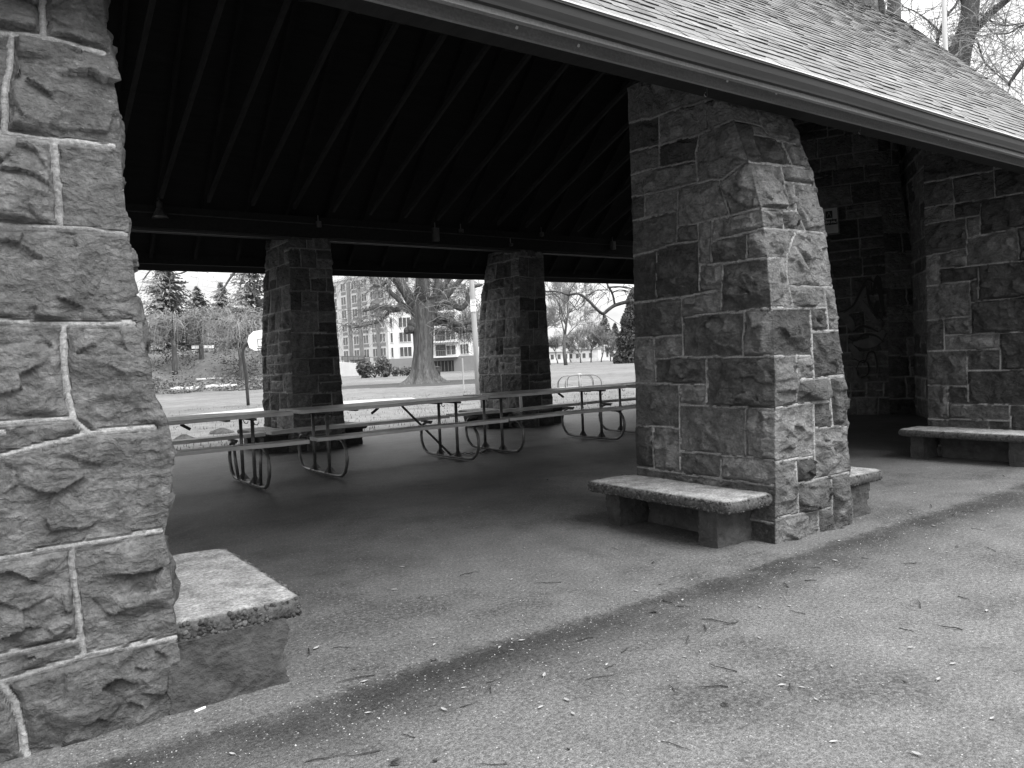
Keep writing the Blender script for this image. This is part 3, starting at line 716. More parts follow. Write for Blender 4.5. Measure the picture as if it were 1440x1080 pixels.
def bench(label, x0, x1, y0, y1, zt, legs, npeb, seed, th=.085, res=.016):
    t = thing('stone_bench', label, 'bench', ((x0 + x1) / 2, (y0 + y1) / 2, 0), group=BG)
    ox, oy = (x0 + x1) / 2, (y0 + y1) / 2
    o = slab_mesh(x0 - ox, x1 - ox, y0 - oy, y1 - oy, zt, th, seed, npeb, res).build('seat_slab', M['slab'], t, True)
    for i, (a, b, c, d) in enumerate(legs):
        rough_block(a - ox, b - ox, c - oy, d - oy, -.02, zt - th + .012, seed + i, *((.016, .03) if npeb > 500 else (.035, .018))).build('support_block', M['support'], t, True)
    return t
bench('short stone bench with pebbly edge beside the nearest left pier', .62, 1.185, 3.37, 4.64, .362, [(.62, 1.10, 3.345, 3.55), (.64, 1.10, 4.40, 4.60)], 2000, 201, .092, .012)
bench('long stone bench on the left side of the middle pier', 4.14, 4.615, 3.37, 4.80, .357, [(4.22, 4.62, 3.545, 3.70), (4.25, 4.62, 4.55, 4.70), (4.52, 4.62, 3.75, 4.5)], 2300, 202, .085, .013)
bench('stone bench stub on the right side of the middle pier', 5.50, 5.76, 3.02, 4.6, .33, [(5.49, 5.62, 2.98, 3.2), (5.46, 5.7, 4.3, 4.5)], 500, 203, .085, .016) if False else \
bench('stone bench stub on the right side of the middle pier', 5.46, 6.12, 3.40, 4.6, .345, [(5.46, 5.95, 3.43, 3.62), (5.44, 5.95, 4.3, 4.5)], 700, 203, .085, .016)
bench('stone bench on the left side of the right edge pier', 9.03, 9.52, 3.38, 4.82, .35, [(9.12, 9.52, 3.50, 3.66), (9.14, 9.52, 4.58, 4.73), (9.40, 9.52, 3.7, 4.5)], 500, 204, .08, .018)
for lab, a in (('stone bench left of the nearer back pier behind the first table', (3.9, 4.42, 12.55, 13.85)), ('stone bench right of the nearer back pier behind the second table', (5.22, 5.75, 12.5, 13.85)),
               ('stone bench left of the farther back pier', (8.45, 9.08, 12.75, 13.85)), ('dark stone bench right of the farther back pier', (9.75, 10.28, 12.5, 13.85))):
    bench(lab, *a, .36, [(a[0] + .08, a[1] - .05, a[2] + .1, a[2] + .3), (a[0] + .08, a[1] - .05, a[3] - .3, a[3] - .1), (a[0] + .25, a[1] - .05, a[2] + .3, a[3] - .3)], 60, 210 + int(a[0] * 3), .085, .04)

# ------------------------------------------------------------------ picnic tables (pipe frames)
def plank(mb, x0, x1, y0, y1, z0, z1, seed):
    r = random.Random(seed); n = 10; vs = []; c = .006
    for i in range(n + 1):
        x = x0 + (x1 - x0) * i / n
        dz = .004 * math.sin(i * .9 + seed) + r.uniform(-.0015, .0015); dy = r.uniform(-.0015, .0015)
        vs += [(x, y0 + dy, z0 + dz), (x, y0 + dy, z1 - c + dz), (x, y0 + c + dy, z1 + dz), (x, y1 - c + dy, z1 + dz), (x, y1 + dy, z1 - c + dz), (x, y1 + dy, z0 + dz)]
    fs = [(i * 6 + j, i * 6 + (j + 1) % 6, (i + 1) * 6 + (j + 1) % 6, (i + 1) * 6 + j) for i in range(n) for j in range(6)]
    fs += [tuple(range(5, -1, -1)), tuple(n * 6 + j for j in range(6))]
    mb.add(vs, [f[::-1] for f in fs])
def frame_mesh(x, double=False):
    mb = MB()
    def loop(xx, k=1.0):
        a1 = [(-.50, .032), (-.62, .045), (-.71, .10), (-.765, .19), (-.78, .29), (-.755, .39), (-.69, .465), (-.60, .492), (-.48, .492)]
        pts = [(xx, k * y, z) for y, z in a1[::-1]] + [(xx, k * y, z) for y, z in [(-.25, .03), (0, .03), (.25, .03)]] + [(xx, -k * y, z) for y, z in a1]
        mb.tube(pts, .021, 8)
    loop(x)
    if double:
        for s in (-1, 1): mb.tube([(x, s * .44, .03), (x - .01, s * .50, .28), (x - .01, s * .545, .49)], .02, 8)
    for y in (-.235, .235):
        mb.tube([(x, y, .03), (x, y, .40), (x + .002, y, .80)], .022, 8)
        mb.add([(x, y - .10, .045), (x, y + .10, .045), (x, y + .03, .13), (x, y - .03, .13)], [(0, 1, 2, 3)])
        mb.add([(x - .08, y, .05), (x + .08, y, .05), (x + .02, y, .13), (x - .02, y, .13)], [(0, 1, 2, 3)])
    mb.box((x, 0, .806), (.045, .70, .026))
    for s in (-1, 1):
        mb.box((x, s * .60, .506), (.05, .27, .022))
        mb.tube([(x + .02, s * .20, .79), (x + .04, s * .20, .74), (x + .07, s * .20, .73), (x + .085, s * .20, .755)], .006, 5)
    return mb
TG = 'picnic tables in a row under the shelter'
def table(label, xa, xb, xl, xr, yc, rz=0.0, brace=(False, False), double=False, seed=1, pivot=None):
    ox = (xl + xr) / 2
    t = thing('picnic_table', label, 'picnic table', (ox, yc, 0), rz, TG)
    mb = MB()
    for q in range(3):
        y0 = -.375 + q * .252
        plank(mb, xl - ox, xr - ox, y0, y0 + .246, .822, .866, seed * 7 + q)
    mb.build('tabletop', M['plank'], t)
    for s in (-1, 1):
        mb = MB(); y0 = .62 if s > 0 else -.86
        plank(mb, xl - ox + (.0 if s < 0 else -.03), xr - ox - (.0 if s < 0 else .03), y0, y0 + .24, .518, .562, seed * 7 + 3 + s)
        mb.build('seat_plank', M['plank'], t)
    for i, x in enumerate((xa, xb)):
        frame_mesh(x - ox, double and i == 1).build('pipe_frame', M['steel'], t, True)
    mb = MB()
    mb.box((xl + .75 - ox, 0, .812), (.05, .68, .018)); mb.box((xr - .75 - ox, 0, .812), (.05, .68, .018)); mb.box((0, 0, .812), (.32, .05, .018))
    for s, on in ((-1, brace[0]), (1, brace[1])):
        e = (xa if s < 0 else xb) - ox
        if on: mb.tube([(s * .18, -.05, .80), (e, -.05, .05)], .016, 7)
        else: mb.tube([(s * .18, -.05, .80), (s * .28, -.05, .735)], .018, 7)
    mb.build('underframe', M['iron'], t)
    return t
table('first picnic table, cut off by the nearest left pier', .82, 2.75, .45, 3.20, 9.38, 0.0, double=True, seed=1)
table('second picnic table with a diagonal brace, in front of the nearer back pier', 3.72, 5.63, 3.33, 6.08, 9.52, math.radians(.8), (False, True), seed=2)
table('third picnic table, in front of the farther back pier', 6.50, 8.46, 6.22, 8.90, 9.66, math.radians(-.5), seed=3)
table('fourth picnic table, mostly hidden behind the middle pier', 9.42, 11.3, 9.02, 11.7, 9.75, math.radians(.6), seed=4)
# chain that ties the second table to the third
mb = MB(); r = random.Random(3)
for k in range(26):
    t_ = k / 25; x = 5.68 + .9 * t_; y = 9.62 + .10 * math.sin(t_ * 9) + .02 * t_; z = .022 + .10 * max(0, (.12 - t_) * 6) ** 1.5 * .5
    a = np.linspace(0, 2 * PI, 9)
    u = Vector((1, .35 * math.cos(t_ * 9), 0)).normalized(); w = Vector((-u.y, u.x, 0)) if k % 2 else Vector((0, 0, 1))
    mb.tube([Vector((x, y, z)) + u * (.026 * math.cos(q)) + w * (.014 * math.sin(q)) for q in a], .0045, 5, caps=False)
o = mb.build('chain', M['iron']); tag(o, 'rusty chain on the floor linking the second and third picnic tables', 'chain')

# ------------------------------------------------------------------ ground
def sheet(name, x0, x1, y0, y1, z, mat, nx=1, ny=1, noise=0.0):
    P = np.array([[(x0 + (x1 - x0) * i / nx, y0 + (y1 - y0) * j / ny, z) for j in range(ny + 1)] for i in range(nx + 1)])
    if noise: P[..., 2] += noise * fbm(P * .35, 4, 3)
    idx = np.arange((nx + 1) * (ny + 1)).reshape(nx + 1, ny + 1)
    F = np.stack([idx[:-1, :-1], idx[1:, :-1], idx[1:, 1:], idx[:-1, 1:]], -1).reshape(-1, 4).tolist()
    mb = MB(); mb.add(P.reshape(-1, 3), F)
    return tag(mb.build(name, mat), kind='structure')
sheet('lawn', -500, 700, -500, 700, -.035, M['grass'], 2, 2)
sheet('asphalt_floor', -30, 40, -25, 14.6, 0.0, M['asphalt'])
o = MB(); o.add([(6.0, 27.3, -.02), (8.6, 25.9, -.02), (13.6, 24.6, -.02), (15.0, 28.2, -.02), (12.0, 29.4, -.02), (9.3, 28.6, -.02)], [(0, 1, 2, 3, 4, 5)])
tag(o.build('court_slab', M['court']), kind='structure')
sheet('far_road', 60, 330, 168, 174, -.02, M['street'])
# trodden soil ring under the big tree
c0 = Vector((25.6, 46.2, -.028)); mb = MB(); n = 60; rr = random.Random(8)
vs = [tuple(c0)]
for k in range(n):
    a = 2 * PI * k / n; R = 6.2 + .7 * math.sin(3 * a) + rr.uniform(-.5, .5)
    vs.append((c0.x + 1.15 * R * math.cos(a), c0.y + R * .9 * math.sin(a), -.028))
mb.add(vs, [(0, 1 + k, 1 + (k + 1) % n) for k in range(n)])
tag(mb.build('soil_patch', M['soil']), kind='structure')

# loose grit along the eave line: nobody could count it
mb = MB(); r = np.random.default_rng(4)
base = [(1, 0, 0), (-.5, .85, 0), (-.5, -.85, 0), (0, 0, .75)]
def grit(x, y, s):
    a = r.random() * 6.28; ca, sa = math.cos(a), math.sin(a); q = .6 + .6 * r.random(); w = .7 + .5 * r.random()
    vs = [(x + s * (p[0] * ca - p[1] * q * sa), y + s * (p[0] * sa + p[1] * q * ca), -.002 + s * w * p[2]) for p in base]
    mb.add(vs, [(0, 1, 3), (1, 2, 3), (2, 0, 3)], tone=-.45 + 2.0 * r.random() ** 1.8)
for k in range(11000):
    u = r.random()
    if u < .62:
        x = -.5 + 9.5 * r.random() ** 1.25; y = 2.90 + r.normal() * .16
    elif u < .8:
        x = .5 + r.random() * 7; y = 3.2 + .22 * r.normal()
    else:
        x = -1 + 9 * r.random(); y = 1.2 + 5 * r.random()
    if y > 3.30 and (x < .66 or 4.6 < x < 5.52): continue
    grit(x, y, .0022 + .0055 * r.random() ** 2.5)
tag(mb.build('loose_grit', M['gravel']), 'pale loose grit scattered on the asphalt below the eaves', 'grit', kind='stuff')

# leaves and twigs
def leaf_mesh(r):
    mb = MB(); L = r.uniform(.018, .04); W = L * r.uniform(.28, .5); cu = r.uniform(.2, .5)
    vs = []
    for i in range(6):
        t = i / 5; w = W * math.sin(PI * min(max(t * .92 + .06, 0), 1)) ** .8
        z = .004 + cu * L * (t - .5) ** 2
        vs += [(L * (t - .5), -w / 2, z + w * .25), (L * (t - .5), 0, z), (L * (t - .5), w / 2, z + w * .25)]
    fs = []
    for i in range(5):
        a = i * 3; fs += [(a, a + 3, a + 4, a + 1), (a + 1, a + 4, a + 5, a + 2)]
    mb.add(vs, fs); mb.tube([(-L * .5, 0, .004 + cu * L * .25), (-L * .75, L * .05, .003)], .0007, 4)
    return mb
def twig_mesh(r):
    mb = MB(); L = r.uniform(.06, .17); pts = [(-L / 2, 0, .004)]
    for i in range(4): pts.append((pts[-1][0] + L / 4, pts[-1][1] + r.uniform(-.12, .12) * L, .004 + r.uniform(0, .004)))
    mb.tube(pts, [.003, .0027, .0024, .002, .0013], 5)
    if r.random() < .5: mb.tube([pts[2], (pts[2][0] + L * .2, pts[2][1] + L * .16, .007)], [.0014, .0008], 5)
    return mb
r = random.Random(21)
def scatter(name, proto_fn, protos, mat, spots, label, cat, group):
    P = []
    for k in range(protos):
        P.append(proto_fn(r).build(name, mat))
    for i, (x, y) in enumerate(spots):
        o = P[i] if i < protos else P[i % protos].copy()
        if i >= protos: COL.objects.link(o)
        o.location = (x, y, .001); o.rotation_euler = (0, 0, r.uniform(0, 6.28)); s = r.uniform(.6, 1.15); o.scale = (s, s, s)
        tag(o, label, cat, group)
def free(x, y): return not (y > 3.25 and (x < 1.2 or 4.1 < x < 5.9 or 9 < x < 10.6))
# places measured on the photograph's floor, in metres
LEAF_AT = [(1.852,3.376),(1.809,3.287),(2.136,3.093),(2.161,3.045),(2.055,2.98),(1.358,3.113),(1.486,2.644),(2.368,4.697),(2.097,2.601),(3.026,2.311),(2.699,1.862),(2.976,1.903),(3.414,1.793),(3.167,1.55),(2.645,1.763),(2.657,1.925),(2.59,2.386),(2.693,2.384),(2.397,1.536),(2.527,1.312),(3.554,2.205),(3.367,1.587),(2.973,1.269),(4.161,1.788),(4.485,3.105),(3.189,2.938),(3.124,3.233),(6.616,2.789)]
TWIG_AT = [(1.292,3.617),(1.458,3.553),(1.574,2.625),(2.437,2.1),(2.309,2.203),(2.66,1.878),(2.625,2.195),(2.931,2.567),(3.054,2.58),(4.003,2.681),(4.092,2.847),(4.285,1.956),(0.983,2.606),(1.092,2.546),(1.281,2.555),(1.402,2.19),(3.328,3.231),(2.394,2.859),(2.452,2.623),(4.026,2.07),(4.201,3.851),(3.608,1.909),(2.855,3.726),(2.131,4.025)]
DARK_AT = [(1.38,3.267),(1.147,2.405),(1.262,2.326),(3.634,3.597),(5.327,2.469),(2.344,1.966),(1.666,2.091),(1.708,3.117),(3.048,1.627),(2.929,2.903),(5.32,6.862)]
more = []
more2 = []; more3 = []
for q_, L_ in ((30, more2), (34, more3)):
    while len(L_) < q_:
        x = r.uniform(.7, 8.5); y = r.choice((r.gauss(2.8, .3), r.uniform(1.2, 4.5)))
        if y > .9 and free(x, y): L_.append((x, y))
while len(more) < 26:
    x, y = r.uniform(.6, 8.5), r.uniform(1.6, 8.2)
    if free(x, y): more.append((x, y))
scatter('fallen_leaf', leaf_mesh, 8, M['leaf'], LEAF_AT + more + more2, 'small pale dry leaf lying on the worn asphalt', 'leaf', 'dry leaves on the asphalt')
scatter('twig', twig_mesh, 7, M['stick'], TWIG_AT + more3, 'thin dark twig lying on the worn asphalt', 'twig', 'twigs on the asphalt')
scatter('rotten_leaf', lambda q: (lambda m: (m.add([(q.uniform(-.02, .02), q.uniform(-.02, .02), q.uniform(0, .014)) for _ in range(9)], [(0, 1, 2), (2, 3, 4), (4, 5, 6), (6, 7, 8), (1, 5, 8), (0, 3, 7)]), m)[1])(MB()), 4, M['leafdark'], DARK_AT, 'crumpled black rotten leaf on the worn asphalt', 'leaf', 'rotten leaves on the asphalt')
# cigarette-pale scrap at the near bench
mb = MB(); mb.tube([(.70, 3.30, .006), (.745, 3.315, .006)], .005, 6)
tag(mb.build('cigarette_butt', M['white']), 'white cigarette butt on the ground by the nearest pier and its bench', 'litter')
# white sheet fixed to the corner of the farther back pier
mb = MB(); mb.box((9.00, 12.36, .50), (.06, .01, .34)); tag(mb.build('notice_sheet', M['white']), 'narrow white notice strip low on the corner of the farther back pier', 'notice')

# ------------------------------------------------------------------ things on the lawn
def AZ(a, d, z=0.0):
    a = math.radians(a); return Vector((math.sin(a) * d, math.cos(a) * d, z))
def basis(a):
    a = math.radians(a)
    return Vector((math.cos(a), -math.sin(a), 0)), Vector((math.sin(a), math.cos(a), 0)), Vector((0, 0, 1))
def smooth_path(pts, sub=4):
    P = np.array([tuple(p) for p in pts], float); out = []
    for i in range(len(P) - 1):
        p0, p1, p2, p3 = P[max(i - 1, 0)], P[i], P[i + 1], P[min(i + 2, len(P) - 1)]
        for k in range(sub):
            t = k / sub
            out.append(.5 * ((2 * p1) + (p2 - p0) * t + (2 * p0 - 5 * p1 + 4 * p2 - p3) * t * t + (3 * p1 - p0 - 3 * p2 + p3) * t ** 3))
    out.append(P[-1]); return out

hoop = thing('basketball_hoop', 'gooseneck basketball hoop with white fan shaped backboard beyond the left opening', 'basketball hoop', AZ(16.55, 32.1), math.radians(-16.9))
mb = MB(); mb.tube(smooth_path([(0, 0, 0), (-.03, 0, 1.2), (-.10, 0, 1.95), (-.05, 0, 2.28), (.12, 0, 2.46), (.40, .0, 2.52), (.62, -.02, 2.52)]), .062, 8); mb.build('pole', M['darkmetal'], hoop, True)
mb = MB()
out = [(-.30, 0), (.30, 0), (.50, .12), (.56, .36), (.50, .60), (.32, .76), (.0, .81), (-.32, .76), (-.50, .60), (-.56, .36), (-.50, .12)]
n = len(out); vs = [(.66 + x, -.10, 2.14 + z) for x, z in out] + [(.66 + x, -.06, 2.14 + z) for x, z in out]
mb.add(vs, [tuple(range(n)), tuple(range(2 * n - 1, n - 1, -1))] + [(i, i + n, (i + 1) % n + n, (i + 1) % n) for i in range(n)])
bb = mb.build('backboard', M['white'], hoop)
mb = MB()
for a, b, c, d in ((-.19, .19, .14, .165), (-.19, .19, .435, .46), (-.19, -.165, .165, .435), (.165, .19, .165, .435)): mb.bbox(.66 + a, .66 + b, -.106, -.102, 2.14 + c, 2.14 + d)
mb.build('target_square', M['black'], bb)
mb = MB(); a = np.linspace(0, 2 * PI, 17); mb.tube([(.66 + .22 * math.cos(q), -.36 + .22 * math.sin(q), 2.22) for q in a], .016, 6); mb.box((.66, -.12, 2.22), (.12, .06, .09)); mb.build('rim', M['iron'], hoop)
mb = MB()
for k in range(10):
    q = 2 * PI * k / 10; mb.tube([(.66 + .22 * math.cos(q), -.36 + .22 * math.sin(q), 2.21), (.66 + .15 * math.cos(q + .3), -.36 + .15 * math.sin(q + .3), 1.98), (.66 + .13 * math.cos(q), -.36 + .13 * math.sin(q), 1.78)], .007, 4)
mb.build('chain_net', M['steel'], hoop)

up = thing('utility_pole', 'weathered wooden utility pole with two small white signs beside the big tree', 'utility pole', AZ(32.93, 29.4))
R_, D_, Z_ = basis(32.9)
mb = MB(); mb.tube([Vector((0, 0, -.1)), R_ * -.03 + Z_ * 2.5, R_ * -.12 + Z_ * 6.5, R_ * -.16 + Z_ * 9], [.105, .10, .09, .08], 12); mb.build('pole', M['pole'], up, True)
for z, mk in ((3.56, True), (3.33, False)):
    mb = MB(); mb.box(R_ * -.05 + D_ * -.112 + Z_ * z, (.21, .012, .24 if mk else .20), math.radians(-32.9)); sg = mb.build('sign_plate', M['white'], up)
    if mk:
        mb = MB()
        for sx in (-1, 1):
            mb.beam(R_ * (-.05 + sx * .038 - .03) + D_ * -.121 + Z_ * (z - .07), R_ * (-.05 + sx * .038 + .015) + D_ * -.121 + Z_ * (z + .07), .03, .004)
            mb.beam(R_ * (-.05 + sx * .038 - .01) + D_ * -.121 + Z_ * (z + .06), R_ * (-.05 + sx * .038 + .035) + D_ * -.121 + Z_ * (z + .01), .02, .004)
        mb.beam(R_ * -.13 + D_ * -.120 + Z_ * (z + .10), R_ * .03 + D_ * -.120 + Z_ * (z + .10), .012, .004); mb.beam(R_ * -.13 + D_ * -.120 + Z_ * (z - .10), R_ * .03 + D_ * -.120 + Z_ * (z - .10), .012, .004)
        mb.build('sign_mark', M['black'], sg)
pp = thing('marker_post', 'thin pale marker post standing between the big tree and utility pole', 'post', AZ(31.86, 38))
mb = MB(); mb.tube([(0, 0, -.05), (.0, 0, 1.55)], .035, 6); mb.build('post', M['pole'], pp); mb = MB(); mb.lathe((0, 0, 1.55), [(.045, 0), (.045, .05), (.01, .08)], 8); mb.build('post_cap', M['steel'], pp)

# merry-go-round frame on the right lawn
mg = thing('merry_go_round', 'round tubular playground merry-go-round on the right hand lawn', 'playground', AZ(40.45, 33.0))
mb = MB(); mb.tube([(0, 0, -.05), (0, 0, .62)], .05, 8); mb.tube([(.16, .1, -.05), (.16, .1, .58)], .035, 6); mb.tube([(-.10, -.12, 0), (-.10, -.12, .56)], .03, 6); mb.lathe((0, 0, .56), [(.12, 0), (.12, .05), (.03, .09)], 10); mb.build('centre_post', M['pole'], mg, True)
for k in range(10):
    q = 2 * PI * k / 10 + .2; c, s = math.cos(q), math.sin(q)
    mb = MB(); mb.tube(smooth_path([(.03 * c, .03 * s, .57), (.45 * c, .45 * s, .565), (.74 * c, .74 * s, .53), (.93 * c, .93 * s, .36), (.97 * c, .97 * s, .17), (.95 * c, .95 * s, .06)], 3), .017, 5)
    mb.build('handrail', M['steel'], mg, True)
mb = MB(); mb.lathe((0, 0, .0), [(.98, .0), (1.0, .03), (.98, .06)], 24); mb.build('platform', M['pole'], mg)

# molehills
for i, (x, y, s) in enumerate(((4.8, 18.3, .30), (3.75, 17.2, .26), (3.1, 16.2, .24))):
    mb = MB(); rr = np.random.default_rng(i); n = 22; m = 7
    vs = [(0, 0, .12)]
    P = np.array([[(s * (j + 1) / m * math.cos(2 * PI * k / n), s * (j + 1) / m * math.sin(2 * PI * k / n), .13 * (1 - ((j + 1) / m) ** 1.5)) for k in range(n)] for j in range(m)])
    P += .035 * np.stack([fbm(P * 14, 3, i), fbm(P * 14 + 5, 3, i), fbm(P * 14 + 9, 3, i)], -1)
    P[-1, :, 2] = -.04
    vs += P.reshape(-1, 3).tolist()
    fs = [(0, 1 + k, 1 + (k + 1) % n) for k in range(n)] + [(1 + j * n + k, 1 + (j + 1) * n + k, 1 + (j + 1) * n + (k + 1) % n, 1 + j * n + (k + 1) % n) for j in range(m - 1) for k in range(n)]
    mb.add(vs, fs); o = mb.build('molehill', M['soil'], None); o.location = (x, y, -.03)
    tag(o, ('dark earth molehill in the grass nearest the back pier bench', 'middle one of three dark earth molehills in the grass', 'dark earth molehill in the grass closest to the left pier')[i], 'molehill', 'molehills behind the first table')

# grass tufts near the shelter
mb = MB(); r = np.random.default_rng(9)
for k in range(5000):
    y = 14.7 + 17 * r.random() ** 1.6; x = -2 + 19 * r.random()
    x += (y - 14) * .5
    if 6 < x < 15 and 24.4 < y < 29.4: continue
    a = r.random() * 6.28; h = .03 + .06 * r.random(); w = .012; l = .05 * r.random()
    mb.add([(x - w * math.cos(a), y - w * math.sin(a), -.04), (x + w * math.cos(a), y + w * math.sin(a), -.04), (x + l * math.sin(a), y - l * math.cos(a), -.035 + h)], [(0, 1, 2)], tone=.3 + .4 * r.random())
tag(mb.build('grass_tufts', M['blade']), 'short winter grass blades along the lawn behind the shelter', 'grass', kind='stuff')

# ------------------------------------------------------------------ trees
class Tree:
    def __init__(s, name, label, base, seed, group=None, bark='bark', twig='twig', cat='tree'):
        s.t = thing(name, label, cat, base, 0, group); s.r = random.Random(seed); s.trunk = MB(); s.crown = MB(); s.bark = bark; s.twig = twig
    def limb(s, pts, r0, r1, n=8, sub=4, which='trunk', p=1.0):
        P = smooth_path(pts, sub); m = len(P)
        rad = [r0 + (r1 - r0) * (i / (m - 1)) ** p for i in range(m)]
        getattr(s, which).tube(P, rad, n); return P
    def grow(s, p, d, L, r, lvl, maxl, droop=0.0, kids=(4, 6), spread=.8, ratio=.62, wander=.18, minr=.006, thick=1):
        rd = s.r; n = 5 if lvl < maxl else 4
        p = Vector(p); d = Vector(d).normalized(); pts = [p.copy()]
        for i in range(n):
            d = (d + Vector((rd.gauss(0, wander), rd.gauss(0, wander), rd.gauss(0, wander) - droop * (i + 1) / n * (1 if lvl else .3)))).normalized()
            p = p + d * (L / n); pts.append(p.copy())
        rad = [max(r * (1 - .62 * i / n), minr * .6) for i in range(n + 1)]
        (s.trunk if lvl <= thick else s.crown).tube(pts, rad, 7 if lvl == 0 else (5 if lvl == 1 else 3), caps=lvl <= 1)
        if lvl >= maxl: return
        for k in range(rd.randint(*kids)):
            t = rd.uniform(.3, 1.0) if lvl else rd.uniform(.4, 1.0)
            i = min(int(t * n), n - 1); q = pts[i].lerp(pts[i + 1], t * n - i)
            dd = (pts[i + 1] - pts[i]).normalized()
            rv = Vector((rd.gauss(0, 1), rd.gauss(0, 1), rd.gauss(0, 1) + .15)); rv = (rv - dd * rv.dot(dd)).normalized()
            s.grow(q, dd + rv * spread * rd.uniform(.6, 1.3), L * ratio * rd.uniform(.7, 1.2), max(rad[i] * .55, minr), lvl + 1, maxl, droop, kids, spread, ratio, wander, minr, thick)
    def done(s):
        s.trunk.build('trunk', M[s.bark], s.t, True)
        if s.crown.n: s.crown.build('crown', M[s.twig], s.t)
        return s.t

def conifer(label, base, H, W, seed, mat='conif', gap=.0, group=None, name='conifer_tree', dense=1.35, solid=0):
    t = thing(name, label, 'conifer', base, 0, group); r = random.Random(seed)
    mb = MB(); mb.tube([(0, 0, -.5), (0, 0, H * .5), (0, 0, H)], [H * .018, H * .011, .01], 7); mb.build('trunk', M['bark'], t, True)
    mb = MB(); z = H * .08
    while z < H * .985:
        f = 1 - z / H; Rr = W * (f ** .8) * r.uniform(.8, 1.12)
        nb = max(6, int((7 + 5 * f) * dense))
        for k in range(nb):
            a = r.uniform(0, 2 * PI); L = Rr * r.uniform(.55, 1.1); ca, sa = math.cos(a), math.sin(a); dr = .10 + .32 * f
            nn = max(5, int(L / .24 * dense))
            for i in range(nn):
                u = (i + r.random()) / nn
                if u < .12: continue
                px = L * u; pz = z - dr * px * (1.2 - .7 * u) + r.uniform(-.09, .09)
                w = (.2 + .34 * (1 - u)) * (.5 + .5 * min(1, Rr)) * r.uniform(.7, 1.3)
                o = r.uniform(-.22, .22) * (1.2 - u)
                c = Vector((px * ca - o * sa, px * sa + o * ca, pz))
                e1 = Vector((ca, sa, -.45)) * w * .75; e2 = Vector((-sa * .8 + r.uniform(-.4, .4), ca * .8 + r.uniform(-.4, .4), r.uniform(-1.2, .1))) * w * .75
                mb.add([c - e1 * .4, c + e2 * .5, c + e1, c - e2 * .5], [(0, 1, 2, 3)], tone=.15 + .75 * r.random() * (.45 + .55 * u))
        z += H * .020 + gap
    for k in range(int(solid * 2600)):
        f = r.random() ** .6; zz_ = H * (1 - f); R2 = W * f ** .75 * (1 if f < .9 else .93) * (1 - .45 * r.random() ** 2) * (1 + .10 * math.sin(zz_ * 2.1)); a = r.uniform(0, 2 * PI); w = r.uniform(.12, .30)
        c = Vector((R2 * math.cos(a), R2 * math.sin(a), max(zz_, .1))); e1 = Vector((r.gauss(0, 1), r.gauss(0, 1), r.gauss(0, 1) + .6)).normalized() * w; e2 = e1.cross(Vector((r.gauss(0, 1), r.gauss(0, 1), r.gauss(0, 1)))).normalized() * w * .6
        mb.add([c - e1, c + e2, c + e1, c - e2], [(0, 1, 2, 3)], tone=.1 + .8 * r.random())
    mb.build('crown', M[mat], t); return t
TB = 'conifers above the bank'
conifer('tall broad conifer nearest the left pier, above the bank', AZ(11.62, 85, 2.4), 12.0, 6.2, 1, group=TB)
conifer('short dark conifer second from the left pier, above the bank', AZ(13.6, 100, 2.2), 9.6, 5.6, 2, group=TB)
conifer('slim mid-height conifer second from the back pier, above the bank', AZ(15.15, 101, 2.2), 10.2, 5.8, 3, group=TB)
conifer('tall layered conifer with shelving branches next to the basketball hoop', AZ(17.1, 85, 2.4), 12.6, 6.0, 4, group=TB, gap=.05)
conifer('far conifer behind the weeping trees beside the near pier', AZ(10.0, 108, 2.2), 7.5, 2.8, 5, group=TB)
conifer('far conifer half hidden by the nearer back pier', AZ(18.6, 104, 2.2), 7.8, 2.8, 6, group=TB)
conifer('dense dark cone shaped evergreen beside the middle pier', AZ(44.6, 120, 0), 11.6, 3.5, 7, 'cone', name='cone_tree', dense=1.7, solid=3)
conifer('distant rounded conifer top above the bare trees at right', AZ(42.45, 205, 0), 12.2, 3.6, 8, 'cone', name='distant_conifer', dense=1.2, solid=1)
conifer('distant low conifer between the rounded top and cone evergreen', AZ(43.2, 215, 0), 10.2, 3.2, 9, 'cone', name='distant_conifer', dense=1.2, solid=1)

def blob(name, label, cat, base, rx, rz, n, seed, mat='shrub', s0=.10, s1=.22, group=None, kind=None):
    t = thing(name, label, cat, base, 0, group); r = random.Random(seed); mb = MB()
    lob = [(r.uniform(-.45, .45) * rx, r.uniform(-.45, .45) * rx, r.uniform(.25, .7) * rz, r.uniform(.4, .7)) for _ in range(7)]
    for k in range(n):
        lx, ly, lz, lr = r.choice(lob)
        v = Vector((r.gauss(0, 1), r.gauss(0, 1), r.gauss(0, 1))).normalized() * r.random() ** .4
        c = Vector((lx + v.x * rx * lr, ly + v.y * rx * lr, max(.02, lz + v.z * rz * lr * .8)))
        w = r.uniform(s0, s1); a = Vector((r.gauss(0, 1), r.gauss(0, 1), r.gauss(0, 1))).normalized() * w; b = a.cross(Vector((r.gauss(0, 1), r.gauss(0, 1), r.gauss(0, 1)))).normalized() * w * .6
        mb.add([c - a, c + b, c + a, c - b], [(0, 1, 2, 3)], tone=.2 + .7 * r.random())
    mb.build('foliage', M[mat], t)
    mb = MB()
    for k in range(5): mb.tube([(r.uniform(-.1, .1), r.uniform(-.1, .1), -.05), (r.uniform(-.5, .5) * rx, r.uniform(-.5, .5) * rx, rz * .7)], [.03, .01], 4)
    mb.build('stems', M['bark'], t); return t
blob('round_bush', 'round dark bush, left of the pair before the apartment building', 'bush', AZ(24.85, 87), 1.25, 1.75, 1500, 1, group='bushes before the apartment building')
blob('round_bush', 'taller dark bush, right of the pair before the apartment building', 'bush', AZ(26.05, 87), 1.25, 2.1, 1700, 2, group='bushes before the apartment building')
